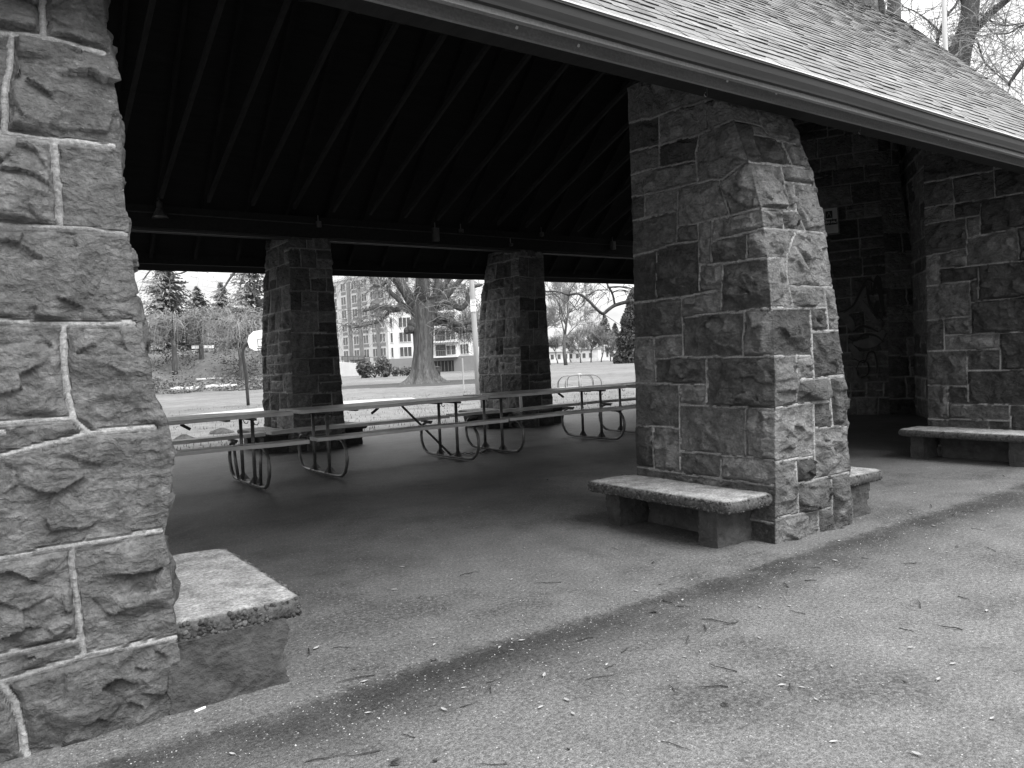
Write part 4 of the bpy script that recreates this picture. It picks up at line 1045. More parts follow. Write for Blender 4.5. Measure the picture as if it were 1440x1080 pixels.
for i, (a, lab) in enumerate(((27.0, 'small pale shrub next to the taller dark bush'), (27.55, 'small pale shrub, middle one left of the big tree'), (28.0, 'small pale shrub close to the big tree trunk'))):
    blob('low_shrub', lab, 'shrub', AZ(a, 90), .75, .95, 420, 20 + i, 'ivy', .08, .18, 'pale shrubs by the grey wall')

# bank with ground cover, left
P = np.array([[tuple(AZ(6 + 14.5 * i / 40, 57.5 + 40 * j / 24 + 1.2 * math.sin(i * .5))) for j in range(25)] for i in range(41)])
zz = np.array([3.1 * sstep(0, 16, 40 * j / 24) for j in range(25)])
P[..., 2] = zz[None] - .04 + .30 * fbm(P * .35, 4, 6) * np.minimum(1, np.arange(25) / 3)[None]
idx = np.arange(41 * 25).reshape(41, 25)
mb = MB(); mb.add(P.reshape(-1, 3), np.stack([idx[:-1, :-1], idx[1:, :-1], idx[1:, 1:], idx[:-1, 1:]], -1).reshape(-1, 4)[:, ::-1].tolist())
tag(mb.build('bank', M['banksoil'], smooth=True), kind='structure')
def bank_z(d): return 3.1 * float(sstep(0, 16, d - 57.5)) - .04
mb = MB(); r = random.Random(12)
for k in range(20000):
    a = r.uniform(7, 20); d = 58 + 22 * r.random() ** 1.3; c = AZ(a, d, bank_z(d) + r.uniform(0, .45) * r.random())
    if fbm(np.array([c.x * .3, c.y * .3, 0.0]), 3, 5) < -.15 and r.random() < .7: continue
    w = r.uniform(.04, .13); u = Vector((r.gauss(0, 1), r.gauss(0, 1), r.gauss(0, .7))).normalized() * w; v = u.cross(Vector((r.gauss(0, 1), r.gauss(0, 1), r.gauss(0, 1)))).normalized() * w * .6
    mb.add([c - u, c + v, c + u, c - v], [(0, 1, 2, 3)], tone=.3 + .35 * r.random())
tag(mb.build('ground_cover', M['ivy']), 'low tangled ground cover over the bank beyond the lawn', 'ground cover', kind='stuff')
for i, (a, d, L, ry, lab) in enumerate(((12.35, 59.2, 1.5, .2, 'short pale dead log at the foot of the bank, leftmost'), (12.95, 59.0, 1.1, -.5, 'stubby pale log end beside the leftmost log'), (14.6, 59.4, 1.7, .1, 'pale barkless log at the middle of the bank foot'), (15.3, 59.6, 1.3, -.3, 'pale log tapering towards the hoop, rightmost on the bank foot'), (14.3, 62.5, 2.6, .5, 'thin fallen branch lying part way up the bank'))):
    R_, D_, Z_ = basis(a); c = AZ(a, d, bank_z(d) + .16); q = R_ * math.cos(ry) + D_ * math.sin(ry)
    mb = MB(); rr = random.Random(i); rad = .17 if i < 4 else .09
    mb.tube([c - q * L / 2, c - q * L * .2 + Z_ * rr.uniform(0, .1), c + q * L * .2, c + q * L / 2 + Z_ * rr.uniform(-.05, .15)], [rad, rad * .9, rad * .95, rad * .6], 8)
    mb.tube([c, c + D_ * -.2 + Z_ * .28 + q * .2], [rad * .5, rad * .2], 5)
    tag(mb.build('log', M['log']), lab, 'log', 'dead logs on the bank')
lo = thing('park_bench', 'pale bench half hidden on top of the bank', 'bench', AZ(13.8, 76, 2.95), math.radians(-14))
mb = MB(); mb.box((0, 0, .42), (1.9, .4, .07)); mb.build('seat', M['log'], lo); mb = MB(); mb.box((0, .2, .75), (1.9, .05, .28)); mb.build('backrest', M['log'], lo)
for s in (-1, 1): mb = MB(); mb.box((s * .75, 0, .2), (.1, .4, .4)); mb.build('leg', M['log'], lo)

def weeping(label, base, H, W, seed, n=230):
    T = Tree('weeping_tree', label, base, seed, 'bare weeping trees on the bank', twig='twig'); r = T.r
    T.limb([(0, 0, -.4), (.05, 0, H * .35), (-.1, .1, H * .62)], .24, .15, 8)
    tips = []
    for k in range(9):
        a = 2 * PI * k / 9 + r.uniform(-.3, .3); w = W * r.uniform(.35, .75)
        P = T.limb([(0, 0, H * r.uniform(.42, .6)), (.4 * w * math.cos(a), .4 * w * math.sin(a), H * r.uniform(.72, .95)), (w * math.cos(a), w * math.sin(a), H * r.uniform(.72, .98))], .10, .035, 5, 4)
        tips += P[3:]
    for k in range(n):
        p = Vector(r.choice(tips)); a = math.atan2(p.y, p.x) + r.uniform(-.9, .9); o = r.uniform(.3, .95) * W * .5; h = r.uniform(-.05, .6) * p.z
        q = [p, p + Vector((o * .5 * math.cos(a), o * .5 * math.sin(a), r.uniform(.05, .5))), p + Vector((o * math.cos(a), o * math.sin(a), -h * .3)), p + Vector((o * 1.15 * math.cos(a) + r.uniform(-.2, .2), o * 1.15 * math.sin(a) + r.uniform(-.2, .2), -h))]
        P = smooth_path(q, 3); T.crown.tube(P, [.026 - .014 * i / len(P) for i in range(len(P))], 3)
        for z in range(5):
            i = r.randrange(2, len(P) - 1); s = Vector(P[i]); T.crown.tube([s, s + Vector((r.uniform(-.5, .5), r.uniform(-.5, .5), r.uniform(-.35, .15))), s + Vector((r.uniform(-.7, .7), r.uniform(-.7, .7), r.uniform(-.8, .4)))], .012, 3)
    return T.done()
weeping('bare weeping tree on the bank nearest the left pier', AZ(11.95, 66, bank_z(66)), 4.7, 2.9, 1, 120)
weeping('bare weeping tree in the middle of the bank', AZ(13.65, 68, bank_z(68)), 4.1, 2.7, 2, 105)
weeping('bare weeping tree low on the bank behind the basketball hoop', AZ(16.2, 62.5, bank_z(62.5)), 4.9, 2.9, 3, 150)
weeping('bare weeping tree on the bank half hidden by the nearer back pier', AZ(18.2, 66, bank_z(66)), 4.6, 2.6, 4, 100)

# the big old tree before the apartment building
T = Tree('old_tree', 'huge old tree with flared trunk, burl and drooping bare branches', AZ(28.95, 53.5), 77, bark='barkpale', twig='twig', cat='tree')
R_, D_, Z_ = basis(28.95); r = T.r
def L3(u, z, d=0.0): return R_ * u + D_ * d + Z_ * z
prof = [(-.3, 1.75), (.0, 1.42), (.12, 1.2), (.3, 1.03), (.6, .87), (1.0, .77), (1.6, .68), (2.4, .64), (3.2, .66), (3.9, .73), (4.6, .82), (5.2, .86), (5.6, .75)]
n = 44; vs = []
for z, R in prof:
    for k in range(n):
        a = 2 * PI * k / n; fl = max(0, 1 - z / 1.5)
        rr = R * (1 + (.05 + .16 * fl) * math.sin(9 * a + 1.2 * math.sin(z)) + .04 * math.sin(17 * a + z * 2) + .04 * math.sin(23 * a - z))
        if fl > 0: rr *= 1 + .14 * fl * math.sin(4 * a + .6)
        cx = .05 * z - .05
        vs.append(L3(cx + rr * math.cos(a), z, rr * math.sin(a)))
T.trunk.add(vs, [(i * n + k, i * n + (k + 1) % n, (i + 1) * n + (k + 1) % n, (i + 1) * n + k) for i in range(len(prof) - 1) for k in range(n)])
for (u, z, s) in ((-.68, 3.75, .36), (-.98, 3.62, .24), (-.55, 4.05, .36), (.72, 4.4, .36)):
    c = L3(u, z, -.2); T.trunk.lathe(tuple(c - Z_ * s), [(.05, 0), (s * .75, s * .35), (s, s * .95), (s * .8, s * 1.5), (.1, s * 2)], 12)
limbs = [([(-.3, 5.0), (-.9, 6.2), (-1.7, 7.9), (-2.1, 10)], .42, .22), ([(.15, 5.1), (.2, 6.6), (.3, 8.2), (.6, 10.5)], .62, .32), ([(.5, 5.0), (1.2, 6.1), (1.35, 7.5), (1.6, 10)], .40, .2),
         ([(.7, 5.3), (1.5, 5.6), (2.3, 6.4), (3.1, 7.2), (4.3, 8.2)], .30, .12), ([(.9, 5.2), (1.9, 5.5), (2.7, 5.0), (3.2, 5.4), (3.3, 6.2), (4.2, 6.5)], .28, .10), ([(.9, 4.7), (1.7, 4.4), (2.5, 3.9), (3.4, 4.0), (4.6, 3.75)], .26, .10),
         ([(1.0, 4.3), (1.9, 3.9), (2.6, 3.45), (3.6, 3.5), (4.9, 3.1), (5.6, 3.3)], .22, .09), ([(-.6, 4.9), (-1.2, 5.2), (-1.9, 5.0), (-2.7, 5.3), (-3.8, 5.0)], .24, .08), ([(-.8, 4.9), (-1.5, 5.8), (-2.1, 6.4), (-2.0, 7.0), (-2.9, 6.7), (-3.3, 7.4)], .20, .08),
         ([(-1.9, 5.3), (-2.6, 4.4), (-3.5, 4.1), (-4.6, 3.9)], .11, .05), ([(-.5, 5.3), (-1.8, 7.2), (-3.6, 8.2), (-5.5, 8.3)], .22, .08), ([(.8, 5.5), (2.4, 7.4), (4.6, 8.6), (6.5, 8.4)], .22, .08),
         ([(.2, 5.2), (.3, 6.0), (.2, 7.4), (.0, 9.4)], .35, .18), ([(.0, 5.2), (-.2, 6.0), (.4, 7.4), (.2, 9.4)], .35, .18)]
tips = []
for i, (pl, a, b) in enumerate(limbs):
    dpt = (0, .1, .2, -.3, -.6, -.4, .5, -.5, -.2, -.6, .3, .2, -1.6, 1.6)[i]
    dark = i not in (0, 1, 2)
    P = T.limb([L3(u, z, dpt * (k / len(pl)) * 1.6 - (.2 if k else 0)) for k, (u, z) in enumerate(pl)], a, b, 8, 5)
    tips += [(p, i) for p in P[4:]]
pale = MB()
for k in range(640):
    tw = T.crown if k % 5 < 3 else pale
    p, i = r.choice(tips); p = Vector(p); a = r.uniform(0, 2 * PI); o = r.uniform(.5, 2.5); h = r.uniform(-.1, 1.5)
    s = L3(math.cos(a) * o, 0, math.sin(a) * o)
    if r.random() < .45: s = s - R_ * .6
    P = smooth_path([p, p + s * .45 + Z_ * r.uniform(-.1, .5), p + s * .85 - Z_ * h * .35, p + s + Z_ * -h], 3)
    tw.tube(P, [.021 - .013 * q / len(P) for q in range(len(P))], 3)
    for z in range(2):
        q = Vector(P[r.randrange(2, len(P) - 1)]); tw.tube([q, q + Vector((r.uniform(-.4, .4), r.uniform(-.4, .4), r.uniform(-.3, .1))), q + Vector((r.uniform(-.6, .6), r.uniform(-.6, .6), r.uniform(-.9, -.1)))], .010, 3)
pale.build('drooping_twigs', M['twig'], T.t); T.twig = 'twigdark'
T.done()

# tree whose long limb crosses the right opening (its trunk stands behind the middle pier)
T = Tree('bare_tree', 'bare tree reaching a long bent limb across the right opening', AZ(48.2, 22), 5, 'bare trees round the lawn', bark='bark', twig='twigdark'); O = AZ(48.2, 22)
def E(a, e, d): return AZ(a, d, EYE + e * d) - O
T.limb([(0, 0, -.2), (.1, 0, 1.5), (0, .1, 3.2), (.2, 0, 6)], .34, .22, 10)
P = T.limb([Vector((0, .05, 2.6)), E(46.2, .072, 21.8), E(45.0, .066, 21.6), E(44.4, .0670, 21.5), E(43.3, .0630, 21.4), E(42.75, .0575, 21.3), E(42.36, .0530, 21.2), E(41.9, .0595, 21.1), E(41.2, .0735, 21.1), E(40.6, .0800, 21.1), E(39.9, .0795, 21.1), E(39.3, .0830, 21.2), E(38.6, .0850, 21.3), E(37.6, .083, 21.5), E(36.5, .078, 21.6)], .066, .016, 7, 4)
T.limb([E(43.25, .063, 21.4), E(43.1, .078, 21.3), E(42.8, .088, 21.3), E(42.55, .105, 21.3), E(42.2, .13, 21.4)], .032, .022, 6)
P2 = T.limb([E(42.75, .083, 21.3), E(42.0, .083, 21.2), E(41.3, .077, 21.2), E(40.9, .068, 21.3)], .018, .007, 5, 4, 'crown')
P3 = T.limb([E(43.0, .078, 21.3), E(43.6, .082, 21.3), E(44.4, .08, 21.4), E(45.4, .086, 21.5)], .02, .012, 5, 4, 'crown')
P4 = T.limb([E(42.9, .086, 21.3), E(43.7, .086, 21.1), E(44.6, .082, 21.0), E(45.5, .07, 21.0)], .03, .012, 5, 4, 'crown')
for P_, c in ((P[24:], 30), (P2, 7), (P3, 7), (P4, 7)):
    for k in range(c):
        q = Vector(T.r.choice(P_)); T.grow(q, (T.r.gauss(0, 1), T.r.gauss(0, 1), T.r.gauss(-.1, .8)), T.r.uniform(.4, 1.1), .012, 2, 3, .15, (1, 3), .6, .6, .22, .005)
T.done()
# tree behind the nearer back pier, branches hang into the left opening
T = Tree('bare_tree', 'bare tree behind the nearer back pier with fine branches over the conifers', AZ(20.4, 27), 6, 'bare trees round the lawn', bark='bark', twig='twig'); O = AZ(20.4, 27)
T.limb([(0, 0, -.2), (0, 0, 3), (.1, 0, 7), (0, .1, 10)], .28, .16, 9)
for pl in ([(19.6, .16), (18.2, .15), (16.8, .131), (15.9, .115), (15.3, .098), (15.0, .085)], [(19.4, .2), (17.6, .18), (15.8, .15), (14.2, .135), (12.9, .12), (12.1, .117)], [(19.5, .12), (18.2, .128), (17.2, .125), (16.6, .112), (16.4, .098)], [(20.8, .14), (22.0, .13), (23.2, .118), (24.4, .113)], [(19.2, .19), (16.2, .165), (13.4, .15), (11.2, .128), (10.3, .11)]):
    P = T.limb([Vector((0, 0, 5))] + [E(a, e, 26.6) for a, e in pl], .09, .016, 5, 4)
    for k in range(22):
        q = Vector(T.r.choice(P[6:])); T.grow(q, (T.r.gauss(0, 1), T.r.gauss(0, 1), T.r.gauss(-.4, .6)), T.r.uniform(.5, 1.3), .009, 2, 3, .2, (2, 3), .6, .6, .22, .005)
T.done()
# right distance
def bare(label, base, H, r0, seed, maxl=4, kids=(5, 7), droop=-.03, spread=.75, name='bare_tree', twig='twig', ratio=.6, lead=.55, wander=.12, minr=.02):
    T = Tree(name, label, base, seed, 'bare trees round the lawn', twig=twig)
    T.grow((0, 0, -.2), (0, 0, 1), H * lead, r0, 0, maxl, droop, kids, spread, ratio, wander, minr); return T.done()
bare('tall bare tree on the far side of the right lawn', AZ(39.5, 128), 19, .34, 3, 4, (6, 8), -.08, .6, minr=.028)
bare('far bare tree left of the tall one on the right lawn', AZ(38.3, 150), 12, .3, 13, 4, (6, 8), -.05, .8, minr=.035)
for i, (a, d, h, lab) in enumerate(((40.6, 158, 11, 'hazy bare tree right of the tall bare tree'), (41.35, 162, 12.5, 'hazy round-headed bare tree in the middle distance at right'), (42.1, 160, 12, 'hazy bare tree under the rounded conifer top'), (42.8, 165, 10.5, 'hazy bare tree beside the cone evergreen'), (38.9, 170, 11, 'hazy bare tree behind the tall bare tree'), (37.7, 165, 12, 'hazy bare tree beside the farther back pier'), (39.9, 185, 10, 'farthest hazy bare tree behind the white houses'))):
    bare(lab, AZ(a, d), h, .15, 30 + i, 4, (6, 8), -.10, .55, lead=.30, ratio=.68, minr=.03)
for i, (a, d, h, lab) in enumerate(((33.6, 96, 11, 'bare tree right of the apartment building beside the utility pole'), (34.4, 90, 10, 'bare tree hard against the farther back pier'), (33.0, 104, 12, 'bare tree at the right corner of the apartment building'))):
    bare(lab, AZ(a, d), h, .2, 50 + i, 4, (5, 7), -.05, .6, lead=.45, ratio=.66, minr=.02)

for i, (a, d, h, lab) in enumerate(((12.7, 92, 8.5, 'fuzzy bare tree between the two left conifers on the bank'), (14.4, 95, 8.0, 'fuzzy bare tree between the two middle conifers on the bank'), (16.0, 92, 8.5, 'fuzzy bare tree left of the layered conifer on the bank'), (10.6, 95, 8.5, 'fuzzy bare tree at the left end of the bank'))):
    bare(lab, AZ(a, d, 2.6), h, .14, 70 + i, 4, (5, 7), -.10, .6, lead=.32, ratio=.68, minr=.022)

# trees and lamp behind the roof
T = Tree('bare_tree', 'big forked bare tree rising behind the right end of the roof', AZ(65.2, 40), 9, 'bare trees round the lawn', bark='bark', twig='twig'); O = AZ(65.2, 40)
T.limb([Vector((0, 0, -.2)), Vector((0, 0, 5)), E(65.5, .24, 40), E(65.95, .31, 40), E(66.35, .335, 40), E(66.6, .36, 40), E(66.9, .42, 40), E(67, .5, 40)], .62, .27, 10)
for pl, a, b in (([(66.25, .325), (66.9, .338), (67.9, .353), (68.8, .364), (70, .385), (71.5, .42)], .21, .10), ([(66.2, .322), (66.55, .334), (66.85, .332)], .16, .09), ([(66.0, .318), (65.5, .322), (65.0, .321), (64.75, .326), (64.85, .34), (65.3, .358), (65.9, .37), (66.2, .39)], .09, .05), ([(66.25, .33), (66.2, .345), (66.15, .372), (66.1, .41)], .07, .05), ([(66.6, .342), (66.9, .352), (67.3, .351), (67.6, .346)], .07, .05),
                 ([(66.9, .327), (67.3, .3), (67.9, .285), (68.6, .27)], .04, .02), ([(65.0, .34), (64.4, .355), (63.6, .37), (62.8, .38)], .05, .02), ([(67.5, .345), (68.2, .335), (69.3, .332), (70.5, .33)], .05, .02)):
    P = T.limb([E(x, e, 40 + .5 * math.sin(i)) for i, (x, e) in enumerate(pl)], a, b, 6, 4)
    for k in range(26):
        q = Vector(T.r.choice(P[2:])); T.grow(q, (T.r.gauss(0, 1), T.r.gauss(0, 1), T.r.gauss(0, .8)), T.r.uniform(1.0, 2.6), .022, 2, 4, .02, (2, 4), .7, .62, .2, .008)
T.done()
T = Tree('bare_tree', 'straight bare trunk rising behind the chimney and ridge', AZ(62.35, 46), 10, 'bare trees round the lawn', bark='bark', twig='twig'); O = AZ(62.35, 46)
P = T.limb([Vector((0, 0, -.2)), Vector((0, .1, 8)), E(62.3, .35, 46), E(62.45, .45, 46), E(62.5, .55, 46)], .5, .22, 9)
for k in range(34):
    q = Vector(T.r.choice(P[6:])); T.grow(q, (T.r.gauss(0, 1), T.r.gauss(0, 1), T.r.gauss(0, .6)), T.r.uniform(2.5, 5.5), .04, 2, 4, .04, (3, 4), .7, .62, .2, .008)
T.done()
T = Tree('bare_tree', 'bare tree whose dark limb leans in at the right edge above the roof', AZ(70.4, 36), 12, 'bare trees round the lawn', bark='bark', twig='twig'); O = AZ(70.4, 36)
T.limb([Vector((0, 0, -.2)), Vector((0, 0, 5)), E(70.5, .3, 36), E(70.6, .42, 36)], .4, .2, 9)
P = T.limb([E(70.4, .30, 36), E(69.6, .295, 36), E(69.0, .283, 36), E(68.5, .27, 36)], .12, .06, 7)
P += T.limb([E(68.55, .271, 36), E(67.9, .29, 36), E(67.4, .31, 36), E(67.3, .325, 36)], .03, .012, 4, 4, 'crown') + T.limb([E(70.4, .32, 36), E(69.4, .33, 36), E(68.6, .325, 36), E(67.8, .328, 36)], .05, .02, 5)
for k in range(60):
    q = Vector(T.r.choice(P)); T.grow(q, (T.r.gauss(0, 1), T.r.gauss(0, 1), T.r.gauss(0, .9)), T.r.uniform(.9, 2.4), .016, 2, 4, .02, (2, 4), .7, .62, .2, .007)
T.done()
lp = thing('lamp_post', 'tall pale lamp post behind the roof beside the forked tree', 'lamp post', AZ(65.25, 31))
mb = MB(); mb.tube([(0, 0, 0), (-.03, 0, 7), (-.06, .02, 14.2)], [.12, .10, .075], 10); mb.build('post', M['pole'], lp, True)
mb = MB(); mb.tube([(-.06, .02, 14.1), (-.6, .3, 14.5), (-1.2, .6, 14.6)], .035, 6); mb.box((-1.5, .75, 14.6), (.7, .3, .14), -.46); mb.build('lamp_head', M['steel'], lp)

# ------------------------------------------------------------------ apartment building
bld = thing('apartment_building', 'pale multi-storey apartment building with tall windows and balconies behind the big tree', 'building', (0, 0, 0))
Cc = AZ(26.5, 115); U = (AZ(32.95, 111) - Cc); LU = U.length; U = U / LU; Wd = (AZ(21.4, 137) - Cc); LW = Wd.length; Wd = Wd / LW
NU = Vector((U.y, -U.x, 0)); NU = NU if NU.dot(Cc) < 0 else -NU
NW = Vector((Wd.y, -Wd.x, 0)); NW = NW if NW.dot(Cc) < 0 else -NW
HB = 15.2; G0 = 2.15; FL = 2.15
def fbox(mb, O_, A, N, a0, a1, z0, z1, d0, d1):
    vs = [O_ + A * a + N * d + Vector((0, 0, z)) for z in (z0, z1) for a, d in ((a0, d0), (a1, d0), (a1, d1), (a0, d1))]
    mb.add(vs, [(0, 1, 2, 3), (7, 6, 5, 4), (0, 4, 5, 1), (1, 5, 6, 2), (2, 6, 7, 3), (3, 7, 4, 0)])
mb = MB(); fbox(mb, Cc, U, NU, 0, LU, G0, HB, -10, 0); mb.build('white_wall', M['wallwhite'], bld)
mb = MB(); fbox(mb, Cc, Wd, NW, .02, LW, 0, HB - .15, -9, .01); mb.build('brick_wall', M['wallmid'], bld)
mb = MB(); fbox(mb, Cc, U, NU, -.3, LU + .4, -.1, G0 - .003, -10.2, .35); mb.build('base_wall', M['wallgrey'], bld)
mb = MB(); fbox(mb, Cc, U, NU, -.2, LU + .2, HB, HB + .45, -10.2, .25); fbox(mb, Cc, Wd, NW, .3, LW, HB - .14, HB + .2, -9, .2); mb.build('parapet', M['wallwhite'], bld)
mb = MB(); fbox(mb, Cc, U, NU, LU * .52, LU * .745, .0, 1.55, .36, .40); g = mb.build('garage_door', M['black'], bld)
mb = MB()
for q in (.56, .60, .64, .68, .72): fbox(mb, Cc, U, NU, LU * q, LU * q + .06, .0, 1.5, .401, .43)
mb.build('door_bars', M['panel'], g)
protos = {}
def window(O_, A, N, a, z, w, h, mull=1):
    key = (id(A), w, h, mull); ang = math.atan2(A.y, A.x)
    pos = O_ + A * a + N * .03 + Vector((0, 0, z))
    if key not in protos:
        m1 = MB(); t = .07
        m1.bbox(-w / 2, w / 2, -.05, .05, -h / 2, -h / 2 + t); m1.bbox(-w / 2, w / 2, -.05, .05, h / 2 - t, h / 2)
        for q in range(mull + 2):
            x = -w / 2 + t / 2 + (w - t) * q / (mull + 1); m1.bbox(x - t / 2, x + t / 2, -.048, .048, -h / 2 + t, h / 2 - t)
        f = m1.build('window', M['frame'], bld)
        m2 = MB(); m2.bbox(-w / 2 + .02, w / 2 - .02, -.02, .02, -h / 2 + .02, h / 2 - .02); m2.build('pane', M['glass'], f)
        protos[key] = f
    else:
        f = copy_tree(protos[key], bld)
    f.location = pos; f.rotation_euler = (0, 0, ang)
for k in range(6):
    z = G0 + .95 + FL * k
    window(Cc, U, NU, LU * .045, z, .45, 1.5, 0)
    window(Cc, U, NU, LU * .20, z, 1.9, 1.5, 2)
    if k < 6: window(Cc, U, NU, LU * .715, z - .05, 1.5, 1.45, 1)
    window(Cc, U, NU, LU * .865, z, 1.35, 1.5, 2)
    for q in (.06, .155, .27, .40, .55, .68, .82, .93):
        window(Cc, Wd, NW, LW * q, z + .1, 1.7, 1.35, 1)
for q in (.11, .335, .475, .75):
    mb = MB(); fbox(mb, Cc, Wd, NW, LW * q - .55, LW * q + .55, G0, HB - .6, .012, .12); mb.build('cladding_strip', M['panel'], bld)
for q in (.06, .155, .27, .40, .55, .68, .82, .93):
    for k in range(6):
        mb = MB(); fbox(mb, Cc, Wd, NW, LW * q - .8, LW * q + .8, G0 + FL * k - .15, G0 + FL * k + .28, .012, .06); mb.build('spandrel', M['panel'], bld)
for k in range(6):
    z = G0 + FL * k
    mb = MB(); fbox(mb, Cc, U, NU, LU * .52, LU * .80, z - .14, z + .08, .0, 1.3); b = mb.build('balcony', M['wallwhite'], bld)
    mb = MB()
    for q in range(12): fbox(mb, Cc, U, NU, LU * (.522 + .025 * q), LU * (.522 + .025 * q) + .03, z + .08, z + .85, 1.24, 1.27)
    fbox(mb, Cc, U, NU, LU * .52, LU * .80, z + .85, z + .90, 1.22, 1.29); mb.build('railing', M['panel'], b)
    mb = MB(); fbox(mb, Cc, U, NU, LU * .54, LU * .655, z + .1, z + 1.75, .012, .06); mb.build('balcony_door', M['glass'], bld)
mb = MB(); fbox(mb, Cc, Wd, NW, LW * .3, LW * .5, 2.3, 2.9, .1, 1.6); mb.build('entrance_canopy', M['panel'], bld)
gw = thing('garden_wall', 'low white garden wall sloping beside the apartment building', 'wall', (0, 0, 0))
mb = MB(); a, b = AZ(22.8, 108), AZ(25.9, 104); n_ = (b - a).normalized(); q = Vector((-n_.y, n_.x, 0)) * .2
mb.add([a - q, b - q, b + q, a + q, a - q + Vector((0, 0, 2.0)), b - q + Vector((0, 0, 1.3)), b + q + Vector((0, 0, 1.3)), a + q + Vector((0, 0, 2.0))], [(0, 3, 2, 1), (4, 5, 6, 7), (0, 1, 5, 4), (1, 2, 6, 5), (2, 3, 7, 6), (3, 0, 4, 7)]); mb.build('wall', M['wallwhite'], gw)
mb = MB()
for k in range(9):
    p = a.lerp(b, k / 8); mb.tube([p + Vector((0, 0, 1.9 - .7 * k / 8)), p + Vector((0, 0, 2.8 - .5 * k / 8))], .03, 4)
mb.tube([a + Vector((0, 0, 2.8)), b + Vector((0, 0, 2.3))], .03, 4); mb.build('handrail', M['darkmetal'], gw)
bn = thing('litter_bin', 'small dark bin on the grass right of the big tree', 'bin', AZ(29.95, 66)); mb = MB(); mb.lathe((0, 0, -.03), [(.26, 0), (.3, .7), (.3, .85), (.2, .95)], 12); mb.build('body', M['iron'], bn, True)
mb = MB(); mb.lathe((0, 0, .9), [(.32, 0), (.3, .08), (.05, .14)], 12); mb.build('lid', M['darkmetal'], bn, True)
# far houses
HG = 'white houses beyond the far road'
for i, (a, d, w, h, rz, lab) in enumerate(((38.75, 182, 6.5, 2.6, .1, 'white house with columns left of the tall bare tree'), (40.75, 186, 7.5, 3.0, -.2, 'broad white house with a porch right of the tall bare tree'), (42.2, 190, 5.5, 2.6, .2, 'small white gabled house behind the hazy bare trees'), (43.05, 180, 2.6, 2.9, 0, 'narrow white house beside the cone evergreen'))):
    t = thing('white_house', lab, 'house', AZ(a, d), math.radians(-a) + rz, HG)
    mb = MB(); mb.bbox(-w / 2, w / 2, 0, 5, 0, h); mb.build('wall', M['housewall'], t)
    mb = MB(); mb.add([(-w / 2 - .3, -.4, h), (w / 2 + .3, -.4, h), (w / 2 + .3, 5.4, h), (-w / 2 - .3, 5.4, h), (-w / 2 + .6, 2.5, h + 1.3), (w / 2 - .6, 2.5, h + 1.3)], [(0, 1, 5, 4), (1, 2, 5), (2, 3, 4, 5), (3, 0, 4), (3, 2, 1, 0)]); mb.build('roof', M['houseroof'], t)
    for k in range(max(2, int(w / 1.6))):
        x = -w / 2 + .9 + k * 1.6
        if x > w / 2 - .5: break
        mb = MB(); mb.bbox(x - .35, x + .35, -.06, -.003, .9, 2.0); mb.build('window', M['glass'], t)
# ------------------------------------------------------------------ sign and graffiti on the chimney
F0 = Vector((13.7, 9.75, 0)); F1 = Vector((14.49, 7.87, 0)); FA = (F1 - F0).normalized(); FN = Vector((FA.y, -FA.x, 0))
def onface(t, z, o=.06):
    b = float(np.interp(z, [0, 2, 3.2, 4.4, 9], [0, 0.0, .06, .22, .5]))
    p1 = Vector((14.49 + .3 * b, 7.87 + .5 * b, 0)); return F0.lerp(p1, t) + FN * o + Vector((0, 0, z))
sg = thing('notice_sign', 'framed white camping notice with black pictogram on the dark chimney wall', 'sign', (0, 0, 0))
def plate(t0, t1, z0, z1, o, th, mat, name, par):
    mb = MB(); a, b, c, d = onface(t0, z0, o), onface(t1, z0, o), onface(t1, z1, o), onface(t0, z1, o); k = FN * th
    mb.add([a, b, c, d, a + k, b + k, c + k, d + k], [(3, 2, 1, 0), (4, 5, 6, 7), (0, 1, 5, 4), (1, 2, 6, 5), (2, 3, 7, 6), (3, 0, 4, 7)]); return mb.build(name, mat, par)
SZ = 3.58
bd = plate(0.455, 0.615, SZ - .03, SZ + .52, .05, .02, M['steel'], 'frame', sg)
pn = plate(.46, .605, SZ, SZ + .49, .071, .006, M['paper'], 'board', sg)
plate(.495, .56, SZ + .30, SZ + .44, .078, .003, M['black'], 'pictogram', pn)
mb = MB()
for t0, t1 in ((.508, .5275), (.547, .5275)): mb.beam(onface(t0, SZ + .325, .083), onface(t1, SZ + .415, .083), .014, .004)
mb.build('tent_mark', M['paper'], pn)
def text(body, t, z, size, par):
    cu = bpy.data.curves.new('lettering', 'FONT'); cu.body = body; cu.size = size; cu.align_x = 'CENTER'; cu.extrude = .001; cu.offset = .004
    tmp = bpy.data.objects.new('lettering', cu); COL.objects.link(tmp)
    dg = bpy.context.evaluated_depsgraph_get(); me = bpy.data.meshes.new_from_object(tmp.evaluated_get(dg)); bpy.data.objects.remove(tmp)
    me.materials.clear(); me.materials.append(M['black']); o = bpy.data.objects.new('lettering', me); COL.objects.link(o); o.parent = par
    o.matrix_local = Matrix(((FA.x, 0, FN.x, 0), (FA.y, 0, FN.y, 0), (0, 1, 0, 0), (0, 0, 0, 1))); o.location = onface(t, z, .08)
    return o
text('Camping', .532, SZ + .235, .072, pn); text('Prohibited', .532, SZ + .165, .066, pn)
mb = MB()
for k in range(3): mb.beam(onface(.495, SZ + .115 - .035 * k, .0785), onface(.565, SZ + .12 - .035 * k, .0785), .010, .002)
mb.build('small_print', M['spray'], pn)
gf = thing('graffiti', 'spray painted graffiti swirls low on the dark chimney wall', 'graffiti', (0, 0, 0))
